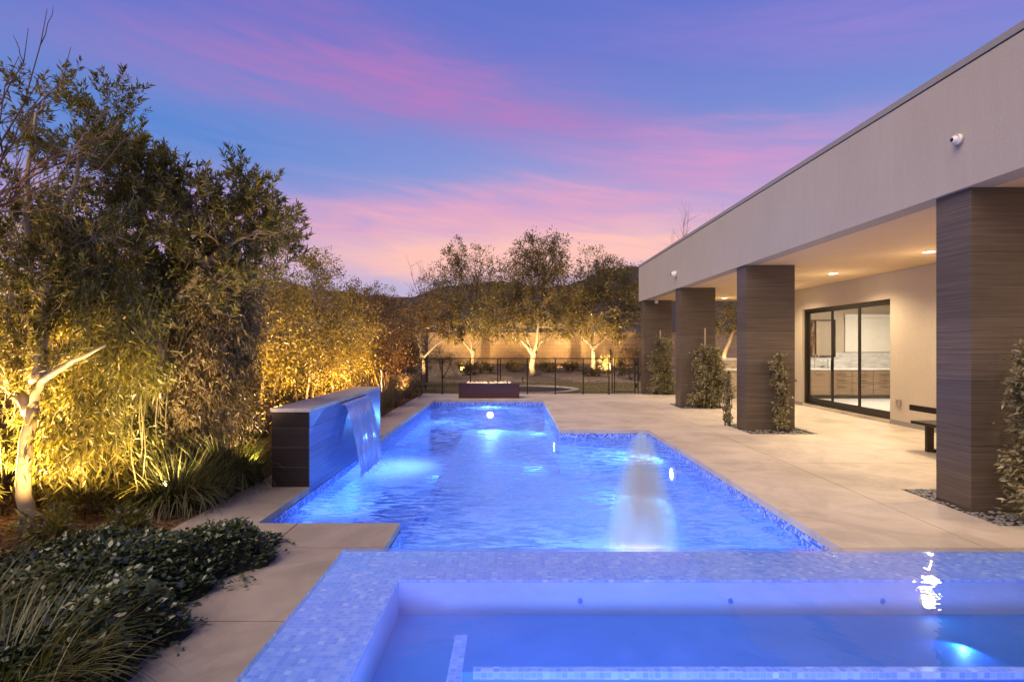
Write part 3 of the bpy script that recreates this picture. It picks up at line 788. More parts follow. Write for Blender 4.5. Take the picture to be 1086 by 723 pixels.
# sliding door, three leaves
door = empty('sliding_door', (XB,12.9,0), 'three panel sliding glass door with dark bronze frames in the patio wall', 'door')
mb = MB(); x0, x1 = XB+.06, XB+.17
mb.box(x0,x1,DY0,DY0+.05,DZ0,DZ1); mb.box(x0,x1,DY1-.05,DY1,DZ0,DZ1); mb.box(x0,x1,DY0+.05,DY1-.05,DZ1-.05,DZ1); mb.box(x0,x1,DY0+.05,DY1-.05,DZ0,DZ0+.03)
mb.build('frame', M['frame'], door)
M['glass'] = glass('door glass')
pw = (DY1-DY0-.1)/3
for k in range(3):
    a = DY0+.05+pw*k; b = a+pw; xx = x0+.012+.03*k
    mb = MB(); w = .06
    mb.box(xx,xx+.028,a,a+w,DZ0+.03,DZ1-.05); mb.box(xx,xx+.028,b-w,b,DZ0+.03,DZ1-.05)
    mb.box(xx,xx+.028,a+w,b-w,DZ0+.03,DZ0+.16); mb.box(xx,xx+.028,a+w,b-w,DZ1-.05-w,DZ1-.05)
    p = mb.build('door_panel', M['frame'], door)
    mb = MB(); mb.quad((xx+.014,a+w,DZ0+.16),(xx+.014,b-w,DZ0+.16),(xx+.014,b-w,DZ1-.05-w),(xx+.014,a+w,DZ1-.05-w)); mb.build('pane', M['glass'], p)
    if k == 1: mb = MB(); mb.box(xx-.03,xx-.002,b-w+.015,b-w+.035,.95,1.2); mb.build('handle', M['frame'], p)
# kitchen seen through the glass
kc = empty('kitchen_cabinets', (10,16.4,0), 'wood base cabinets with pale stone worktop seen through the sliding door', 'cabinets')
CY = 15.95
mb = MB(); mb.box(7.75,12.7,CY,CY+.6,.15,.86); mb.build('carcass', M['cabinet'], kc)
mb = MB(); mb.box(7.75,12.7,CY+.05,CY+.6,.05,.15); mb.build('toe_kick', M['dark'], kc)
mb = MB(); mb.box(7.72,12.75,CY-.03,CY+.65,.86,.90); mb.build('worktop', M['quartz'], kc, bevel=.004)
for k in range(8):
    xa = 7.78+.6*k
    rows = [(.17,.84)] if k % 3 != 2 and k < 3 else [(.17,.5),(.505,.675),(.68,.84)]
    for (a,b) in rows:
        mb = MB(); mb.box(xa,xa+.59,CY-.02,CY-.001,a+.004,b-.004); fr = mb.build('cabinet_front', M['cabinet'], kc, bevel=.002)
        mb = MB(); mb.box(xa+.17,xa+.42,CY-.045,CY-.065,b-.07,b-.058); mb.box(xa+.18,xa+.19,CY-.036,CY-.02,b-.07,b-.058); mb.box(xa+.40,xa+.41,CY-.036,CY-.02,b-.07,b-.058); mb.build('handle', M['chrome'], fr)
mb = MB(); mb.box(7.75,12.7,CY+.62,CY+.64,.90,1.34); mb.build('backsplash', M['marble'], kc)
mb = MB(); mb.box(7.72,12.79,CY+.65,CY+.72,.05,2.98); kw = mb.build('kitchen_wall', M['backwall']); tag(kw, 'cream interior wall behind the kitchen worktop', 'wall')
M['shade'] = mat('roller shade', (.72,.69,.63,1), .8, 0, .03)
sh = empty('roller_shade', (10.7,CY+.6,2.3), 'white roller shade lowered over the kitchen window', 'blind')
mb = MB(); mb.box(9.75,11.7,CY+.605,CY+.615,1.36,2.36); mb.build('shade_cloth', M['shade'], sh)
mb = MB(); mb.box(9.72,11.73,CY+.56,CY+.64,2.36,2.46); mb.build('head_rail', M['white'], sh)
def picmat():
    m, t = newmat('garden picture')
    n = t.noise(t.mapping(t.pos,(5,5,1.6)), 1.6, 5, .65, 1.2)
    c = t.ramp(n, [(.3,(.03,.025,.02,1)),(.5,(.16,.09,.05,1)),(.58,(.42,.27,.18,1)),(.7,(.10,.10,.12,1))])
    p = principled(t, c, .15); t.l.new(p.outputs[0], t.out.inputs[0]); return m
win = empty('kitchen_window', (8.9,CY+.6,1.7), 'dark framed kitchen window, one half showing the garden and one half shaded', 'window')
mb = MB()
for (a,b,c,d) in [(8.33,8.36,1.22,2.30),(8.86,8.89,1.22,2.30),(9.42,9.45,1.22,2.30)]: mb.box(a,b,CY+.57,CY+.62,c,d)
mb.box(8.36,9.42,CY+.575,CY+.617,2.27,2.298); mb.box(8.36,9.42,CY+.575,CY+.617,1.222,1.25)
mb.build('frame', M['frame'], win)
mb = MB(); mb.quad((8.36,CY+.6,1.25),(8.86,CY+.6,1.25),(8.86,CY+.6,2.27),(8.36,CY+.6,2.27)); mb.build('garden_pane', picmat(), win)
mb = MB(); mb.quad((8.89,CY+.6,1.25),(9.42,CY+.6,1.25),(9.42,CY+.6,2.27),(8.89,CY+.6,2.27)); mb.build('shaded_pane', mat('pane shade',(.40,.33,.25,1),.6), win)
fa = MB(); fa.tube([(8.75,CY+.4,.9),(8.75,CY+.4,1.22),(8.75,CY+.33,1.3),(8.75,CY+.2,1.27),(8.75,CY+.18,1.18)], .014, 8)
tag(fa.build('faucet', M['chrome']), 'tall curved steel tap on the kitchen worktop', 'tap')
jar = MB(); jar.lathe([(.06,0),(.075,.05),(.07,.2),(.045,.24),(.05,.26)], (9.15,CY+.35,.90), 16)
tag(jar.build('vase', M['quartz'], smooth=True), 'pale rounded vase on the kitchen worktop', 'vase')
light('kitchen_light', 'AREA', (9.6,14.2,2.9), 170, (1,.86,.68), house, rot=(0,0,0), size=1.2)
light('kitchen_light', 'AREA', (9.6,9.5,2.9), 70, (1,.86,.68), house, rot=(0,0,0), size=1.2)

# recessed downlights
M['lamp'] = emat('downlight lens', (1,.86,.62,1), 12)
dl_labels = {8.82: 'glowing round recessed light in the patio ceiling, largest in view', 11.45: 'glowing round recessed light above the sliding door, second from the nearest column',
             14.1: 'glowing round recessed light hidden behind the second column', 17.3: 'glowing round recessed light farthest along the patio ceiling', 6.2: 'glowing round recessed light behind the nearest column',3.5:'glowing round recessed light nearest the house end'}
for y in (3.5,6.2,8.82,11.45,14.1,17.3):
    t = empty('recessed_light', (6.5,y,3.0), dl_labels[y], 'ceiling light', 'recessed lights in the patio ceiling')
    mb = MB(); mb.lathe([(.105,.0),(.105,-.008),(.085,-.010),(.082,0)], (6.5,y,3.002), 28, cap=False); mb.build('trim_ring', M['white'], t)
    mb = MB(); mb.lathe([(.082,0),(.001,0)], (6.5,y,2.9975), 28, cap=False); mb.build('lens', M['lamp'], t)
    light('soffit_fill', 'POINT', (6.5,y,2.5), 10, (1,.74,.42), t, size=.004)  # added bare point below the fitting, brightens the soffit
    light('downlight', 'SPOT', (6.5,y,2.96), 250, (1,.78,.48), t, rot=(0,0,0), size=.08, spot=150, blend=.7)
sp = empty('ceiling_speaker', (6.48,12.75,3.0), 'unlit round flush speaker in the patio ceiling', 'speaker')
mb = MB(); mb.lathe([(.11,0),(.11,-.006),(.001,-.007)], (6.48,12.75,3.002), 28, cap=False); mb.build('grille', M['soffit'], sp)

def dome_camera(p, s, label):
    t = empty('security_camera', p, label, 'camera')
    mb = MB(); mb.lathe([(.062*s,0),(.062*s,-.065*s),(.052*s,-.045*s)], p, 24, 'x'); mb.build('mount', M['white'], t, True)
    q = (p[0]-.055*s, p[1], p[2]-.005)
    mb = MB(); mb.lathe([(.002,-.052*s),(.026*s,-.046*s),(.044*s,-.026*s),(.05*s,0),(.044*s,.02*s)], q, 24, 'x'); b = mb.build('body', M['white'], t, True)
    mb = MB(); mb.lathe([(.002,-.060*s),(.018*s,-.056*s),(.026*s,-.045*s)], q, 20, 'x'); mb.build('lens', M['black'], b, True)
dome_camera((FX-.001,5.30,3.466), 0.78, 'white eyeball security camera high on the near end of the stucco fascia')
dome_camera((FX-.001,14.46,3.37), 1.3, 'small white security camera on the far end of the stucco fascia')
t = empty('flood_light', (4.7,18.55,3.0), 'small white light under the far corner of the patio ceiling', 'light')
mb = MB(); mb.lathe([(.05,0),(.06,-.05),(.04,-.10),(.01,-.11)], (4.62,18.1,3.0), 14); mb.build('body', M['white'], t, True)
# wall outlet and hose tap
t = empty('wall_outlet', (XB,10.95,.43), 'small metal weatherproof outlet low on the cream wall', 'outlet')
mb = MB(); mb.box(XB-.045,XB-.001,10.9,11.0,.37,.49); mb.build('cover', M['chrome'], t, bevel=.006)
t = empty('hose_tap', (XB,14.95,.6), 'small garden tap on the wall left of the sliding door', 'tap')
mb = MB(); mb.tube([(XB,14.9,.62),(XB-.1,14.9,.62),(XB-.13,14.9,.55)], .016, 8); mb.build('spout', M['bronze'], t)
mb = MB(); mb.lathe([(.035,0),(.035,.01)], (XB-.06,14.9,.66), 12); mb.build('handle', M['bronze'], t)

# bench
bench = empty('patio_bench', (6.2,7.4,0), 'dark flat-bar bench with low back rail partly behind the nearest column', 'bench')
mb = MB(); mb.box(5.93,6.40,6.5,8.42,.385,.43); mb.build('seat', M['bronze'], bench, bevel=.006)
mb = MB(); mb.box(5.91,5.95,6.5,8.42,.58,.665); mb.build('backrest', M['bronze'], bench, bevel=.004)
for y in (6.75,8.12):
    mb = MB(); mb.box(5.96,6.06,y,y+.05,.012,.384); mb.box(6.06,6.39,y,y+.05,.003,.05); mb.build('leg', M['bronze'], bench, bevel=.003)
for y in (6.8,7.6):
    mb = MB(); mb.box(5.95,5.96,y,y+.05,.35,.62); mb.build('back_support', M['bronze'], bench)
# outdoor kitchen island at the far end
isl = empty('barbecue_island', (6.8,17.0,0), 'outdoor kitchen island with pale two-level stone tops between the far columns', 'counter')
mb = MB(); mb.box(5.95,7.35,16.7,17.3,0,.80); mb.box(5.95,7.35,17.35,17.55,0,1.10); mb.build('base', M['backwall'], isl)
mb = MB(); mb.box(5.9,7.4,16.64,17.34,.80,.85); mb.build('worktop', M['quartz'], isl)
mb = MB(); mb.box(5.9,7.4,17.30,17.65,1.10,1.16); mb.build('bar_top', M['quartz'], isl)

# ------------------------------------------------------------------ perimeter walls
def blockwall(name, label, x0,x1,y0,y1,z0,z1):
    t = empty(name, ((x0+x1)/2,(y0+y1)/2,z0), label, 'wall')
    mb = MB(); mb.box(x0,x1,y0,y1,z0,z1-.06); mb.build('blocks', M['block'], t)
    mb = MB(); mb.box(x0-.02,x1+.02,y0-.02,y1+.02,z1-.06,z1); mb.build('cap', M['block'], t)
blockwall('block_wall', 'tan block wall across the back of the garden behind the lit trees', -6,20,30,30.2,-.1,2.25)
blockwall('block_wall', 'tan block wall along the left side behind the lit hedge', -5.8,-5.6,-3,29.98,-.1,2.0)

# neighbours and mountains
def nhouse(label, x,y,z,w,d,h,rh,wc,rc):
    t = empty('neighbour_house', (x,y,z), label, 'house')
    mb = MB(); mb.box(x-w/2,x+w/2,y-d/2,y+d/2,z-1,z+h); mb.build('wall', wc, t)
    mb = MB(); e = .5
    a,b,c,d_ = (x-w/2-e,y-d/2-e,z+h),(x+w/2+e,y-d/2-e,z+h),(x+w/2+e,y+d/2+e,z+h),(x-w/2-e,y+d/2+e,z+h)
    k = min(w,d)/2+e
    p,q = (x-w/2-e+k,y,z+h+rh),(x+w/2+e-k,y,z+h+rh)
    mb.add([a,b,c,d_,p,q],[(0,1,5,4),(1,2,5),(2,3,4,5),(3,0,4),(0,3,2,1)]); mb.build('roof', rc, t)
    for k in (-.3,.25):
        mb = MB(); mb.box(x+w*k-.6,x+w*k+.6,y-d/2-.03,y-d/2+.02,z+h-1.6,z+h-.5); mb.build('window', M['dark'], t)
M['roofred'] = mat('clay roof', (.12,.06,.045,1), .85, 0, .3, 3, .5, 8)
M['roofgrey'] = mat('grey roof', (.05,.05,.055,1), .85, 0, .3, 3)
nhouse('neighbour house with reddish hip roof rising above the left hedge', -11.5,28,0,8,9,3.1,1.8, M['backwall'], M['roofred'])
nhouse('low neighbour house with dark roof beyond the back block wall', 5.0,52,.2,16,9,2.4,1.0, M['stucco'], M['roofgrey'])
nhouse('pale neighbour house half hidden behind the left back tree', -7.0,46,.2,10,9,2.6,1.3, M['backwall'], M['roofgrey'])
def ridge(name, y, pts, seed):
    rnd = random.Random(seed); V = []; F = []; N = 220
    x0, x1 = pts[0][0], pts[-1][0]
    def h(x):
        for a,b in zip(pts,pts[1:]):
            if a[0] <= x <= b[0]:
                u = (x-a[0])/(b[0]-a[0]); u = u*u*(3-2*u); return a[1]*(1-u)+b[1]*u
        return 0
    jag = [rnd.uniform(-1,1) for _ in range(N+1)]
    rows = 10
    for j in range(rows):
        for i in range(N+1):
            x = x0+(x1-x0)*i/N; hh = h(x); hh *= 1 + .02*jag[i] + .012*jag[(i*7)%N]
            u = j/(rows-1)
            V.append((x + 6*math.sin(j*1.7+i*.3)*(1-u), y - 160*(1-u)**1.2, hh*u**1.1*(1+.08*math.sin(i*.35+j)*(1-u)) - (1 if j == 0 else 0)))
    for j in range(rows-1):
        for i in range(N):
            a = j*(N+1)+i; F.append((a,a+1,a+N+2,a+N+1))
    mb = MB(); mb.add(V,F); tag(mb.build(name, M['mountain']), kind='structure')
def mp(px, py, Y): return ((px-543)/600*Y, 1.53+(367-py)/600*Y)
Y = 900
ridge('hills', Y, [mp(-400,330,Y),mp(60,318,Y),mp(240,300,Y),mp(330,306,Y),mp(430,316,Y),mp(480,303,Y),mp(530,298,Y),mp(575,304,Y),mp(612,300,Y),mp(640,285,Y),mp(700,283,Y),mp(800,290,Y),mp(1000,310,Y),mp(1500,330,Y)], 3)

# ------------------------------------------------------------------ back trees
def at(px, Y, py=None, z=None):
    return ((px-543)/600*Y, Y, z if z is not None else 1.53-(py-367)/600*Y)
UPK = 4.5
def spots(label, p, tgt, e, col=(1,.64,.26), spot=85, size=.06):
    t = empty('garden_uplight', (p[0],p[1],p[2]), label, 'garden light', 'garden uplights')
    v = (Vector(tgt)-Vector(p)).normalized()
    mb = MB(); mb.tube([(p[0],p[1],p[2]-.05),(p[0],p[1],p[2]+.06)], .012, 6); st = mb.build('stake', M['bronze'], t)
    c = Vector(p)+Vector((0,0,.08))
    mb = MB(); mb.tube([c-v*.04, c+v*.07], .032, 12); mb.build('lamp_head', M['bronze'], t)
    light('uplight', 'SPOT', c+v*.09, e*UPK, col, t, target=tgt, size=size, spot=spot, blend=.7)
    return t

def olive(name, label, b, h, lobes, seed, stems):
    random.seed(seed)
    return plant(name, label, 'tree', b, stems, lobes, M['leaf_far'], M['palebark'],   .16, .042, per=32, droop=.15, spread=.7, twig_r=.014, cloud=.22, shell=.5, group='uplit trees on the gravel bank')
def fork(h, spread, k=3, r=.13, seed=0):
    rr = random.Random(seed); out = [([(0,0,-.1),(rr.uniform(-.05,.05),0,h*.5),(rr.uniform(-.1,.1),0,h)], [r,r*.85,r*.75])]
    for i in range(k):
        a = (i-(k-1)/2)*spread
        ex = math.sin(a)*1.5+rr.uniform(-.15,.15); ez = h+1.9*math.cos(a)+rr.uniform(-.2,.4)
        yy = rr.uniform(-.6,.6)
        out.append(([(0,0,h-.15),(ex*.3+rr.uniform(-.08,.08),yy*.3,h+(ez-h)*.22),(ex*.62,yy*.5,h+(ez-h)*.5+rr.uniform(-.1,.1)),(ex*.85+rr.uniform(-.12,.12),yy*.8,h+(ez-h)*.8),(ex,yy,ez)], [r*.58,r*.45,r*.34,r*.22,r*.12]))
    return out
bB = (at(565,26,z=.17)); bA = at(500.5,28,z=.36); bC = at(629,27.6,z=.36)
def lb(px, py, Y, b, r, n): p = at(px,Y,py); return ((p[0]-b[0],p[1]-b[1],p[2]-b[2]), tuple(v*1.17 for v in r), int(n*1.15))
tB = olive('uplit_tree', 'middle back garden tree, tallest crown, pale trunk lit from below', bB, 6,
  [lb(548,300,26,bB,(1.2,1.1,1.3),75), lb(575,283,26.2,bB,(1.3,1.2,1.5),85), lb(597,310,26,bB,(1.0,1,1.3),60), lb(565,325,25.8,bB,(1.3,1.1,.9),60), lb(525,318,26.4,bB,(.8,.9,1.1),40), lb(545,345,25.6,bB,(1.0,.9,.7),44), lb(590,345,25.6,bB,(1.0,.9,.7),44), lb(558,268,26,bB,(.8,.8,.9),34), lb(585,268,26.4,bB,(.8,.8,1),34)], 11, fork(1.1,.55,4,.15,1))
tA = olive('uplit_tree', 'left back garden tree with open leaning crown, behind the fire box', bA, 5,
  [lb(480,312,28,bA,(1.3,1.1,1.2),60), lb(505,296,28,bA,(1.2,1.1,1.6),60), lb(522,322,28,bA,(1.0,1,1.2),50), lb(462,300,28.2,bA,(.8,.8,1.3),34), lb(484,273,28,bA,(.7,.7,.9),28), lb(505,340,27.2,bA,(1.5,1,.8),70), lb(480,350,27.2,bA,(.9,.8,.6),34), lb(525,352,27.2,bA,(.8,.8,.6),30), lb(470,335,28,bA,(1.0,.9,.9),40)], 12, fork(1.0,.8,3,.13,2))
tC = olive('uplit_tree', 'right back garden tree with rounded crown, nearest to the patio', bC, 5,
  [lb(615,318,27.6,bC,(1.2,1.1,1.1),70), lb(640,303,27.6,bC,(1.5,1.2,1.2),85), lb(664,322,27.6,bC,(1.1,1.1,1.2),70), lb(628,340,26.9,bC,(1.5,1.1,.8),80), lb(660,348,26.9,bC,(1.1,.9,.7),44), lb(603,345,27,bC,(.8,.8,.7),34), lb(625,282,28,bC,(.8,.8,.9),26), lb(652,285,28,bC,(1,.9,.7),36), lb(680,300,28,bC,(1.0,.9,1.3),50)], 13, fork(1.2,.9,3,.14,3))
random.seed(21)
bD = at(448,21,z=0)
plant('uplit_tree', 'slim tree with lit pale trunk at the left end of the pool fence', 'tree', bD, [([(0,0,-.1),(.03,0,.8),(-.1,0,1.6),(-.35,0,2.4)],[.085,.075,.06,.04]),([(0,0,1.1),(.5,.1,1.6),(1.0,.1,1.9)],[.05,.04,.02])],
      [((-.6,0,2.6),(.9,.9,.8),46),((.3,.3,2.9),(.8,.8,.8),40),((1.0,0,2.1),(.6,.6,.45),26)], M['leaf_red'], M['palebark'], .12, .04, per=34, cloud=.25, twig_r=.01, group='uplit trees on the gravel bank')
# bare twiggy tree behind (tall thin branches)
def bare_tree(label, b, h, n, spread, seed, name='bare_tree'):
    random.seed(seed); t = empty(name, b, label, 'tree'); mb = MB(); B = Vector(b)
    mb.tube([B, B+Vector((0,0,h*.3)), B+Vector((.05,0,h*.55))], [.09,.07,.05], 6)
    for i in range(n):
        a = random.uniform(0,6.28); s = random.uniform(.2,1)*spread
        st = B+Vector((0,0,h*random.uniform(.2,.55)))
        en = B+Vector((math.cos(a)*s, math.sin(a)*s, h*random.uniform(.7,1.02)))
        c = curve(st,en,6,.0,.02); mb.tube(c,[.022,.018,.014,.010,.007,.005,.003],4,False)
        for j in range(5):
            q = c[random.randint(2,5)]; e2 = q+Vector((random.gauss(0,.25),random.gauss(0,.25),random.uniform(.25,.7)))*(h/6)
            mb.tube(curve(q,e2,4,.04,.03),[.007,.006,.005,.004,.002],3,False)
    mb.build('trunk', M['twig'], t)
bare_tree('thin leafless tree poking up left of the back trees', at(452,24,z=0), 5.3, 16, 1.3, 5)
bare_tree('thin leafless tree top seen above the far end of the roof', at(722,30,z=.5), 8.6, 18, 1.2, 6)
bare_tree('small leafless tree top seen above the middle of the roof', at(757,33,z=.5), 9.2, 8, .9, 8)
# tree seen under the patio between columns two and three
random.seed(31); bE = at(766,25,z=.0)
plant('uplit_tree', 'pale-limbed tree framed between the second and third columns', 'tree', bE, [([(0,0,-.1),(.1,0,1.2),(.5,0,2.2),(.9,0,3.2)],[.12,.1,.07,.04]),([(0,0,.9),(-.5,.1,1.8),(-.7,.1,2.6)],[.07,.05,.03])],
      [((.2,0,3.1),(1.3,1,1),60),((-.9,0,2.3),(.9,.9,.8),44),((1.2,.2,2.2),(.9,.8,.8),40)], M['leaf_far'], M['palebark'], .14, .045, per=30, cloud=.25, twig_r=.012)
spots('low bronze spotlight at the foot of the middle back tree', (bB[0]-.5,24.2,.05), (bB[0],26.1,3.0), 600, spot=115)
spots('low bronze spotlight at the foot of the left back tree', (bA[0]-.4,26.3,.27), (bA[0],28.3,3.0), 540, spot=115)
spots('low bronze spotlight at the foot of the right back tree', (bC[0]+.4,25.8,.22), (bC[0]-.05,28,3.0), 540, spot=115)
spots('low bronze spotlight by the slim tree left of the fence', (bD[0]+.3,19.8,.02), (bD[0]+.1,21.2,2), 200, spot=80)
spots('low bronze spotlight under the tree framed by the columns', (bE[0]-.5,24.2,.02), (bE[0],25.2,2.3), 220, spot=90)

for k, (x, l) in enumerate([(-1.4,'added low bronze wall-wash spotlight on the gravel between the left and middle back trees'),(2.4,'added low bronze wall-wash spotlight on the gravel between the middle and right back trees'),(5.6,'added low bronze wall-wash spotlight on the gravel near the right end of the back wall')]):
    spots(l, (x,28.3,.42), (x+.3,30.2,1.5), 22, (1,.58,.2), 150)  # added spotlights that wash the back wall with warm light
# low shrubs on the gravel bank
def shrub_proto(label, b, r, h, lm, L, W, n, per, name='shrub', seed=0, group=None, droop=.1, spread=.8, dirmode='out', cloud=.3):
    random.seed(seed)
    stems = [([(0,0,-.03),(math.cos(a)*r*.25,math.sin(a)*r*.25,h*.35),(math.cos(a)*r*.5,math.sin(a)*r*.5,h*.7)],[.02,.014,.008]) for a in (0.3,2.1,4.3)]
    lobes = [((0,0,h*.5),(r*.9,r*.9,h*.5),n//2),((r*.35,-.1*r,h*.4),(r*.6,r*.7,h*.4),n//4),((-r*.35,.1*r,h*.55),(r*.6,r*.6,h*.45),n//4)]
    return plant(name, label, 'shrub', b, stems, lobes, lm, M['twig'], L, W, per=per, cloud=cloud, droop=droop, spread=spread, dirmode=dirmode, group=group, twig_r=.005, crown='foliage', trunkname='stem', shell=.5)
sb = [(470,25,1.0,1.5,'tall loose shrub behind the left end of the pool fence'),(497,26,.75,.7,'low dark shrub behind the fire box'),(510,26.5,.7,.55,'small low shrub right of the left back tree'),
      (546,27.2,.6,.5,'small shrub between the left and middle back trees'),(580,27,.6,.5,'small shrub right of the middle back tree'),(607,27.3,.6,.5,'small shrub between the middle and right back trees'),
      (628,25.6,.7,.45,'flat pale shrub in front of the right back tree'),(648,26.5,.8,.9,'rounded dark shrub right of the right back tree'),(669,24.8,1.0,.75,'broad low shrub behind the pool gate'),(666,28.8,1.1,1.4,'tall shrub against the back wall by the patio corner')]
for i,(px,Y,r,h,l) in enumerate(sb):
    b = at(px,Y,z=gz(Y)+.03)
    shrub_proto(l, b, r, h, M['leaf_far'], .10, .03, 44, 26, seed=40+i, group='low shrubs on the gravel bank')

# ------------------------------------------------------------------ left planting
# lit hedge shrubs along the left wall
hd = [ # x, y, r, h, material, label
 (-4.35,7.9,1.0,3.0,'leaf_hedge','tall yellow-lit shrub just behind the dark end of the water wall'),
 (-4.3,9.6,1.1,3.1,'leaf_hedge','brightly uplit shrub behind the middle of the water wall'),
 (-4.2,11.4,1.1,3.2,'leaf_hedge','brightly uplit shrub behind the far end of the water wall'),
 (-4.2,13.2,1.15,3.35,'leaf_hedge','yellow-lit shrub beyond the water wall'),
 (-4.1,15.0,1.1,3.1,'leaf_red','red-brown leaved shrub left of the pool steps'),
 (-4.0,16.9,1.15,3.2,'leaf_red','red-brown leaved shrub by the left end of the fence'),
 (-3.9,19.0,1.2,3.2,'leaf_red','darker shrub beyond the left end of the fence'),
 (-4.6,21.5,1.3,3.3,'leaf_red','shrub at the left back of the lawn'),
]
for i,(x,y,r,h,mm,l) in enumerate(hd):
    random.seed(60+i)
    stems = [([(math.cos(a)*.1,math.sin(a)*.1,-.03),(math.cos(a)*r*.3,math.sin(a)*r*.3,h*.35),(math.cos(a)*r*.5,math.sin(a)*r*.5,h*.72)],[.035,.025,.012]) for a in (0.3,1.6,2.9,4.1,5.4)]
    lobes = [((0,0,h*.3),(r,r,h*.28),60),((.1,-.2,h*.55),(r,r,h*.26),70),((-.1,.2,h*.8),(r*.85,r*.9,h*.2),48),((r*.4,0,h*.45),(r*.6,r*.8,h*.3),36),((random.uniform(-.3,.3),random.uniform(-.4,.4),h*.97),(r*.45,r*.45,h*.12),16)]
    plant('hedge_shrub', l, 'shrub', (x,y,0), stems, lobes, M[mm], M['bark'], .065, .027, per=52, cloud=.3, droop=.15, spread=.9, group='tall shrubs along the left wall', twig_r=.006, crown='foliage', trunkname='stem', shell=.45)
WARM = (1,.60,.21)
spots('low bronze spotlight behind the dark end of the water wall', (-3.25,8.55,.03), (-4.1,8.9,2.1), 250, WARM, 110)
spots('low bronze spotlight behind the far end of the water wall', (-3.2,11.0,.03), (-4.0,11.5,2.1), 250, WARM, 110)
spots('low bronze spotlight in the bed beyond the water wall', (-3.15,13.4,.03), (-4.0,13.8,2.1), 230, WARM, 110)
spots('low bronze spotlight near the left end of the fence', (-3.1,16.4,.03), (-3.9,17,1.9), 150, (1,.5,.2), 110)
spots('low bronze spotlight against the left block wall', (-5.2,6.6,.03), (-5.2,7.6,2.0), 130, WARM, 120)

# ornamental grasses beyond the water wall
def tuft(label, b, n, L, W, spread, m, r=.12, curl=1.0, name='grass_clump'):
    P = np.stack([RNG.normal(0,r,n)+b[0], RNG.normal(0,r,n)+b[1], np.full(n,b[2])], axis=1)
    az = np.arctan2(P[:,1]-b[1], P[:,0]-b[0]) + RNG.normal(0,.6,n)
    V, F = blades(P, L, W, spread, 6, az, curl)
    o = np_mesh(name, V, F, m); o.data.transform(Matrix.Translation(-Vector(b))); o.location = b
    return tag(o, label, 'grass', 'clumps of long-leaved grass')
tuft('upright golden grass clump just past the water wall', (-3.1,10.6,0), 600, .95, .009, .35, M['blade_gold'], .14)
tuft('upright golden grass clump midway between water wall and fence', (-3.15,12.4,0), 600, 1.0, .009, .35, M['blade_gold'], .15)
tuft('golden grass clump nearest the left end of the fence', (-3.2,14.4,0), 600, 1.0, .01, .4, M['blade_gold'], .16)
tuft('dark arching grass clump beside the dark end of the water wall', (-3.15,6.25,0), 900, .75, .011, .9, M['blade'], .14)
tuft('arching grass clump at the edge of the left path', (-3.22,5.45,0), 900, .65, .011, 1.0, M['blade'], .13)
tuft('arching grass clump in front of the draped hedge', (-3.6,6.0,0), 500, .5, .011, .9, M['blade'], .14)
tuft('arching grass clump in the lower left corner', (-2.15,2.35,0), 850, .55, .008, .95, M['blade'], .12)
tuft('arching grass clump cut by the left edge of the picture', (-2.75,2.75,0), 700, .5, .008, .9, M['blade'], .12)
random.seed(77)
shrub_proto('round dark bush where the left path meets the fence', (-3.1,16.9,0), .55, .75, M['leaf_far'], .05,.02, 70, 40, name='round_bush', seed=78)

# big leafy tree upper left
def T(px, py, Y, b): p = at(px,Y,py); return (p[0]-b[0], p[1]-b[1], p[2]-b[2])
b1 = (-4.02,4.7,0)
random.seed(90)
plant('uplit_leafy_tree', 'near left tree with bright uplit white trunk and fine leaves', 'tree', b1,
   [([(0,0,-.05), T(27,480,4.75,b1), T(35,430,4.8,b1)],[.062,.052,.045]),
    ([T(34,434,4.8,b1), T(44,404,4.75,b1), T(70,388,4.65,b1), T(112,366,4.5,b1)],[.036,.028,.019,.007]),
    ([T(32,436,4.8,b1), T(12,410,4.9,b1), T(-20,385,5,b1)],[.055,.05,.035]),
    ([T(40,405,4.75,b1), T(48,330,5.1,b1), T(70,240,5.2,b1), T(85,150,5.2,b1)],[.05,.04,.028,.012]),
    ([T(12,410,4.9,b1), T(15,310,5,b1), T(30,210,5,b1), T(38,120,5,b1)],[.045,.035,.025,.012])],
   [(T(60,300,5,b1),(.5,.5,.5),46),(T(20,330,4.9,b1),(.5,.5,.55),44),(T(100,250,5.1,b1),(.5,.5,.5),44),(T(45,220,5,b1),(.55,.5,.5),46),(T(90,160,5.2,b1),(.5,.5,.4),40),(T(25,140,5,b1),(.4,.5,.4),22),
    (T(120,110,5.3,b1),(.32,.3,.25),16),(T(60,95,5.2,b1),(.4,.4,.25),16),(T(10,260,5,b1),(.4,.5,.5),36),(T(70,380,5.0,b1),(.5,.4,.3),24),(T(5,400,4.7,b1),(.4,.3,.45),26)],
   M['leaf_bamboo'], M['whitebark'], .065, .016, per=54, dirmode='shoot', twig_r=.005, shell=.4)
b2 = (-3.75,6.1,0)
random.seed(91)
lob2 = [((130,200),(.55,.6,.55),60),((155,250),(.6,.6,.6),70),((110,280),(.55,.6,.6),60),((195,225),(.5,.6,.55),56),((205,290),(.65,.6,.55),70),((160,320),(.7,.6,.5),66),((250,250),(.5,.55,.55),56),((262,215),(.35,.4,.35),26),
        ((290,255),(.35,.4,.35),26),((305,245),(.22,.3,.2),12),((120,160),(.35,.4,.35),26),((150,165),(.3,.3,.3),20),((240,300),(.5,.5,.4),44),((255,188),(.2,.2,.22),10),((175,185),(.28,.3,.28),16)]
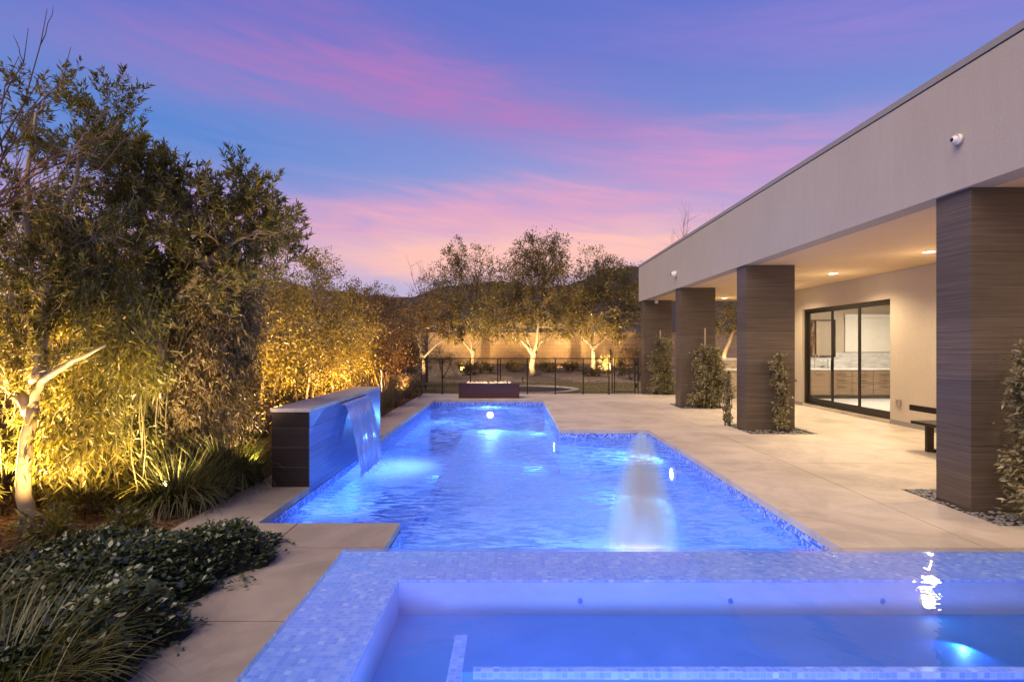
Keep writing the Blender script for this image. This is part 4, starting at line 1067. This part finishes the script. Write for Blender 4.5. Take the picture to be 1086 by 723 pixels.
plant('leafy_tree', 'large dark olive-green tree reaching over the draped hedge at upper left', 'tree', b2,
   [([(0,0,-.05),T(165,420,6.1,b2),T(165,330,6.1,b2),T(150,250,6.1,b2),T(140,180,6.1,b2)],[.1,.08,.065,.04,.015]),
    ([T(165,340,6.1,b2),T(215,285,6,b2),T(260,245,6,b2),T(295,245,6,b2)],[.05,.04,.03,.012])],
   [(T(p[0],p[1],6.0+random.uniform(-.35,.35),b2),r,n) for p,r,n in lob2], M['leaf_sumac'], M['bark'], .078, .017, per=78, dirmode='shoot', twig_r=.006, shell=.5)
# draped narrow-leaved hedge
b3 = (-3.75,7.0,0)
random.seed(92)
plant('draped_hedge', 'tall clipped hedge of drooping narrow brown-green leaves left of the water wall', 'hedge', b3,
   [([(x,y,-.03),(x*1.1,y,1.2),(x*1.1,y*1.1,2.3)],[.03,.025,.012]) for x,y in ((-.3,-.4),(.3,-.3),(.25,.4),(-.3,.3))],
   [((.05,-.15,1.5),(.66,.75,.75),120),((.05,-.1,2.15),(.62,.7,.5),110),((.1,-.2,.8),(.62,.7,.6),90),((.25,-.35,1.8),(.42,.5,.8),80),((.2,-.4,1.1),(.4,.45,.7),70),((-.3,-.5,1.4),(.6,.6,.8),80),((.12,-.62,.55),(.55,.4,.55),90),((.1,-.55,1.25),(.5,.4,.6),90),((-.1,-.5,1.95),(.55,.45,.5),70)],
   M['leaf_drape'], M['twig'], .075, .016, per=85, cloud=.3, spread=.62, dirmode='down', droop=.1, twig_r=.004, shell=.75, crown='foliage', trunkname='stem')
# bamboo clumps
def bamboo(label, b, r, h, n, seed):
    random.seed(seed)
    stems = []
    for k in range(9):
        a = random.uniform(0,6.28); s = random.uniform(.1,.6)*r
        stems.append(([(math.cos(a)*s,math.sin(a)*s,-.03),(math.cos(a)*s*1.2,math.sin(a)*s*1.2,h*.5),(math.cos(a)*s*1.9,math.sin(a)*s*1.9,h*.95)],[.007,.005,.002]))
    lobes = [((random.uniform(-.5,.5)*r,random.uniform(-.5,.5)*r,h*(.12+.85*k/7)),(r*.7,r*.7,h*.14),n//8) for k in range(8)]
    return plant('bamboo', label, 'bamboo', b, stems, lobes, M['leaf_bamboo'], M['cane'], .095, .017, per=34, cloud=.35, spread=.75, dirmode='down', droop=.1, group='bamboo plants', twig_r=.003, shell=.4, crown='foliage', trunkname='cane')
bamboo('yellow-lit bamboo right of the bright trunk', (-3.75,5.15,0), .6, 2.2, 330, 101)
bamboo('bamboo in front of the draped hedge, half in shade', (-3.85,5.75,0), .5, 2.0, 300, 102)
bamboo('bamboo behind the bright trunk at the left edge', (-4.6,5.5,0), .7, 2.7, 260, 103)
bamboo('short bamboo at the foot of the bright trunk', (-4.25,4.25,0), .3, .6, 60, 104)
spots('low bronze spotlight at the foot of the bright white trunk', (-3.62,4.30,.05), (-4.05,4.8,1.5), 40, WARM, 125)
spots('added low bronze fill spotlight under the bamboo by the path', (-3.28,4.72,.03), (-3.9,5.7,2.2), 38, WARM, 125)  # extra lamp added to brighten the bamboo
spots('added low bronze fill spotlight at the foot of the draped hedge', (-2.91,6.5,.03), (-3.6,7.0,1.8), 38, (1,.70,.38), 120)  # lamp added to lift the dark side of the hedge
spots('low bronze spotlight behind the bright white trunk', (-4.45,4.75,.03), (-4.2,5.5,3.2), 420, WARM, 130)

for i,(x,y,r_,h_,l) in enumerate([(-3.3,4.05,.22,.42,'small bright leafy plant just behind the ground cover'),(-3.62,3.7,.25,.45,'small leafy plant at the left edge beside the ground cover'),(-2.95,4.35,.18,.3,'little lit sprig on the mulch between ground cover and path')]):
    shrub_proto(l, (x,y,0), r_, h_, M['leaf_bamboo'], .085, .02, 36, 16, name='small_plant', seed=130+i, spread=.6)
spots('added low bronze fill spotlight under the large dark tree', (-3.3,5.35,.03), (-3.3,6.2,3.6), 110, (1,.70,.34), 120)  # broad warm lamp added to brighten the dark crown
# bare branches upper left
random.seed(95)
t = empty('bare_tree', (-4.9,4.6,0), 'leafless tree with thin branches reaching in from the upper left corner', 'tree')
mb = MB(); base = Vector((-5.0,4.6,0))
mb.tube([base, base+Vector((-.05,0,1.5)), Vector(at(-40,4.6,230))], [.06,.045,.03], 6)
S0 = Vector(at(-40,4.6,230))
for (px,py,Y) in [(55,85,4.5),(75,50,4.6),(30,30,4.7),(50,10,4.8),(130,110,4.7),(150,135,4.8),(60,150,4.4),(100,155,4.5),(20,60,4.4),(140,125,4.9),(40,170,4.5),(110,190,4.6)]:
    c = curve(S0, at(px,Y,py), 7, -.05, .025); mb.tube(c, [.014,.012,.010,.008,.006,.005,.004,.002], 4, False)
    for j in range(6):
        q = c[random.randint(2,6)]; e2 = q+Vector((random.uniform(-.05,.3),random.gauss(0,.12),random.uniform(.02,.32)))
        mb.tube(curve(q,e2,4,.03,.04),[.005,.004,.0035,.003,.0015],3,False)
mb.build('trunk', M['twig'], t)

# ground cover by the path
n = 15000
def gch(x, y):
    # mound height above soil
    d1 = np.clip((-1.84 - x + .10*np.sin(y*5)+.06*np.sin(y*13))/.22, 0, 1); d2 = np.clip((4.62 + .15*np.sin(x*4) - .45*(-1.8-x) - y)/.35, 0, 1)
    d3 = np.clip((x+3.9)/.3, 0, 1)
    return np.sqrt(d1*d2*d3)*(.20+.06*np.sin(x*6+1)*np.sin(y*5))
X = RNG.uniform(-3.9,-1.6,n*2); Yy = RNG.uniform(2.0,4.75,n*2)
H = gch(X,Yy); k = H > .02; X, Yy, H = X[k], Yy[k], H[k]
P = np.stack([X, Yy, H*RNG.uniform(.72,1.12,len(X)) + RNG.uniform(0,.03,len(X))], axis=1)
D = RNG.normal(size=(len(X),3)); D[:,2] = np.abs(D[:,2])*.5 + .1; D[:,0] += .3
V, F = leaf_arrays(P, D, .048, .030, .18, .15, face_up=.5)
tag(np_mesh('ground_cover', V, F, M['leaf_ground']), 'glossy dark green ground cover spilling over the path edge', 'plant', kind='stuff')
mb = MB(); nx_, ny_ = 50, 50; V = []; F = []
for j in range(ny_+1):
    for i in range(nx_+1):
        x = -3.9+2.2*i/nx_; y = 2.0+2.75*j/ny_; V.append((x,y,float(gch(np.array(x),np.array(y)))*.72-.012))
for j in range(ny_):
    for i in range(nx_):
        a = j*(nx_+1)+i; F.append((a,a+1,a+nx_+2,a+nx_+1))
mb.add(V,F); tag(mb.build('soil_mound', mat('dark humus',(.012,.012,.008,1),.95), smooth=True), kind='structure')
# trailing sprigs over the path
n = 420
P = np.stack([RNG.uniform(-1.98,-1.65,n), RNG.uniform(2.5,4.6,n), RNG.uniform(.01,.05,n)], axis=1)
P = P[(np.sin(P[:,1]*9)+np.sin(P[:,1]*23)) > P[:,0]*6+10.8]
D = RNG.normal(size=(len(P),3)); D[:,2] *= .2; V, F = leaf_arrays(P, D, .04, .025, .18, 0, .9)
tag(np_mesh('trailing_leaves', V, F, M['leaf_ground']), 'small leaves trailing onto the concrete path', 'plant', kind='stuff')
# dry litter on the mulch
n = 9000
P = np.stack([RNG.uniform(-5.4,-2.9,n), RNG.uniform(3.4,12,n), RNG.uniform(-.012,.02,n)], axis=1)
D = RNG.normal(size=(n,3)); D[:,2] *= .35; V, F = leaf_arrays(P, D, .07, .016, .2, 0, .8)
tag(np_mesh('leaf_litter', V, F, M['litter']), 'dry fallen leaves scattered on the mulch', 'leaves', kind='stuff')

# ------------------------------------------------------------------ vines, stakes and pebbles at the columns
def vine(label, b, w, d, h, n, seed, per=22, L=.055):
    random.seed(seed)
    stems = [([(random.uniform(-w,w)*.4,0,-.03),(random.uniform(-w,w)*.6,0,h*.4),(random.uniform(-w,w)*.5,.05,h*.9)],[.008,.006,.003]) for k in range(6)]
    lobes = [((random.uniform(-.15,.15)*w,0,h*(.14+.76*k/4)),(w*(.62 if k<3 else .45),d,h*.17),n//5) for k in range(5)]
    return plant('climbing_vine', label, 'vine', b, stems, lobes, M['leaf_vine'], M['twig'], L, .028, per=per, cloud=.35, spread=.9, group='climbing vines at the columns', twig_r=.0025, shell=.4, crown='foliage', trunkname='stem')
vine('large leafy vine at the foot of the nearest column, cut by the right edge', (4.58,4.86,0), .52,.24,1.5, 380, 111, 26, .06)
vine('narrow leafy vine on the front of the second column', (4.80,10.1,0), .27,.14,1.35, 130, 112, 24)
vine('wide bushy vine covering the front of the third column', (4.88,14.05,0), .85,.32,1.45, 420, 113, 30, .07)
vine('dense vine covering the lower half of the farthest column', (4.72,17.95,0), .70,.28,1.75, 380, 114, 30, .07)
vine('sparse vine at the left rear corner of the second column', (4.15,10.9,0), .16,.15,1.0, 60, 115, 16)
def stake(label, x, y, h, tilt=0):
    mb = MB(); mb.box(-.02,.02,-.008,.008,0,h); o = mb.build('garden_stake', M['stake'], None, bevel=.003); o.location = (x,y,-.02); o.rotation_euler = (0,R(tilt),0)
    tag(o, label, 'stake', 'wooden stakes at the columns')
stake('pale wooden stake standing in the vine of the third column', 4.82, 14.12, 2.0)
stake('pale wooden stake above the vine of the farthest column', 4.72, 18.0, 2.05)
# column', 4.62, 5.12, 1.75, -3)
# column', 4.86, 10.16, 1.25)
M['pebble'] = mat('river pebble', (.16,.15,.14,1), .5, 0, .5, 30)
mb = MB(); ico = []
def pebble(mb, p, r):
    a = random.uniform(0,6.28); sx,sy,sz = r*random.uniform(.8,1.3), r*random.uniform(.7,1), r*random.uniform(.4,.65)
    vs = []; prof = [(0,-1),(.75,-.6),(1,0),(.75,.6),(0,1)]
    V = [(0,0,-sz)]
    for rr,h in prof[1:-1]:
        for k in range(6):
            t_ = a+k*math.pi/3; x,y = math.cos(t_-a)*rr*sx, math.sin(t_-a)*rr*sy
            V.append((x*math.cos(a)-y*math.sin(a), x*math.sin(a)+y*math.cos(a), h*sz))
    V.append((0,0,sz))
    F = [(0,1+(k+1)%6,1+k) for k in range(6)]
    for q in range(2):
        for k in range(6): F.append((1+q*6+k,1+q*6+(k+1)%6,7+q*6+(k+1)%6,7+q*6+k))
    F += [(13+k,13+(k+1)%6,19) for k in range(6)]
    mb.add([(p[0]+v[0],p[1]+v[1],p[2]+v[2]) for v in V], F)
random.seed(120)
for (x0,x1,y0,y1) in BEDS:
    yc = y0+.42
    for _ in range(900 if y0 < 6 else 450):
        x = random.uniform(x0+.02,x1-.02); y = random.uniform(y0+.02,y1-.02)
        if 4.24 < x < 5.14 and yc-.01 < y < yc+.44: continue
        pebble(mb, (x,y,-.022+random.uniform(0,.028)), random.uniform(.016,.034))
o = mb.build('pebbles', M['pebble'], None, True); tag(o, 'dark river pebbles in the beds around the columns', 'pebbles', kind='stuff')

# ------------------------------------------------------------------ sky
W = bpy.data.worlds.new('World'); SC.world = W; W.use_nodes = True
t = NT(W.node_tree); t.n.clear()
out = t.n.new('ShaderNodeOutputWorld'); tc = t.node('ShaderNodeTexCoord')
sky = t.node('ShaderNodeTexSky', sky_type='NISHITA'); sky.sun_disc = False; sky.sun_elevation = R(1.5); sky.sun_rotation = R(200)
v = tc.outputs['Generated']
s = t.node('ShaderNodeSeparateXYZ', i_0=v)
hyp = t.math('SQRT', t.math('ADD', t.math('MULTIPLY', s.outputs[0], s.outputs[0]), t.math('MULTIPLY', s.outputs[1], s.outputs[1])))
el = t.math('MULTIPLY', t.math('ARCTAN2', s.outputs[2], hyp), 180/math.pi)
az = t.math('MULTIPLY', t.math('ARCTAN2', s.outputs[0], s.outputs[1]), 180/math.pi)
elc = t.math('DIVIDE', el, 90.0, clamp=True)
base = t.ramp(elc, [(0,rgb(214,172,190)),(.05,rgb(206,168,200)),(.09,rgb(178,158,212)),(.13,rgb(148,146,214)),(.18,rgb(128,142,210)),(.24,rgb(102,126,204)),(.30,rgb(88,108,200)),(.42,rgb(78,98,192)),(.75,rgb(64,84,168))])
uv = t.node('ShaderNodeCombineXYZ', i_0=t.math('MULTIPLY', az, .040), i_1=t.math('ADD', t.math('MULTIPLY', el, .30), t.math('MULTIPLY', az, .040)))
n1 = t.noise(uv.outputs[0], 1.1, 6, .6, .9)
n2 = t.noise(t.mapping(uv.outputs[0], (1,1,1), (7,3,0)), 2.4, 7, .62, 1.1)
n3 = t.noise(t.mapping(uv.outputs[0], (.9,1.8,1), (2,9,0)), 2.0, 4, .5, .9)
wisp = t.ramp(n3, [(.30,G(.72)),(.66,G(1.0))])
def band(a0, slope, width, soft, amp, az0=None, azw=None, quad=0, w=1):
    c = t.math('MULTIPLY_ADD', az, slope, a0)
    if quad: c = t.math('ADD', c, t.math('MULTIPLY', t.math('MULTIPLY', az, az), quad))
    d = t.math('ADD', t.math('SUBTRACT', el, c), t.math('MULTIPLY_ADD', n1, soft*2, -soft))
    k = t.math('DIVIDE', t.math('ABSOLUTE', d), width)
    k = t.math('EXPONENT', t.math('MULTIPLY', t.math('MULTIPLY', k, k), -1.0))
    if az0 is not None:
        q = t.math('DIVIDE', t.math('SUBTRACT', az, az0), azw); k = t.math('MULTIPLY', k, t.math('EXPONENT', t.math('MULTIPLY', t.math('MULTIPLY', q, q), -1.0)))
    k = t.math('MULTIPLY', k, t.math('MULTIPLY_ADD', n2, 1.5, .25))
    if w: k = t.math('MULTIPLY', k, wisp)
    return t.math('MULTIPLY', k, amp, clamp=True)
c = base
c = t.mix(band(16.5, -.05, 4.5, 2, .8, -34, 20, w=0), c, rgb(68,124,206))
c = t.mix(band(23.0, -.16, 3.0, 3, .95, -8, 26, -.004), c, rgb(174,112,186))
c = t.mix(band(26.0, -.20, 3.4, 3, .7, -24, 14), c, rgb(136,104,190))
c = t.mix(band(18.4, -.06, 2.6, 4, .9, 20, 16), c, rgb(198,138,196))
c = t.mix(band(14.2, .03, 1.5, 3, .8, 6, 20), c, rgb(214,148,192))
c = t.mix(band(12.0, .0, 2.4, 3, .95, -4, 30), c, rgb(228,158,186))
c = t.mix(band(8.9, .03, 2.3, 2.5, 1.35, 2, 22, w=0), c, rgb(246,184,178))
c = t.mix(band(29, -.10, 3.0, 3, .5, 32, 22), c, rgb(160,124,208))
c = t.mix(band(5.6, 0, 1.3, 1.5, .6, 0, 50, w=0), c, rgb(160,168,218))
nis = t.mix(1.0, sky.outputs[0], (.05,.05,.05,1), 'MULTIPLY')
c = t.mix(1.0, c, nis, 'ADD')
bg = t.node('ShaderNodeBackground', i_0=c, i_1=1.0); t.l.new(bg.outputs[0], out.inputs[0])

sun = light('sun', 'SUN', (0,0,30), 3.9, (1,.77,.54), rot=(R(26),R(-36),0)); sun.data.angle = R(55)

# ------------------------------------------------------------------ camera and render
cam = bpy.data.cameras.new('camera'); co = bpy.data.objects.new('camera', cam); COL.objects.link(co)
co.location = (0,0,1.53); co.rotation_euler = (R(90),0,0); cam.sensor_width = 36; cam.lens = 36*600/1086; cam.shift_y = 5.5/1086
cam.clip_start = .05; cam.clip_end = 6000; SC.camera = co
SC.view_settings.view_transform = 'Standard'; SC.view_settings.look = 'None'; SC.view_settings.exposure = 0
SC.render.engine = 'CYCLES'
c_ = SC.cycles; c_.use_denoising = True; c_.max_bounces = 8; c_.diffuse_bounces = 3; c_.glossy_bounces = 3; c_.transparent_max_bounces = 24; c_.volume_bounces = 1
c_.sample_clamp_indirect = 4; c_.caustics_reflective = False; c_.caustics_refractive = False
try: c_.denoiser = 'OPENIMAGEDENOISE'
except Exception: pass
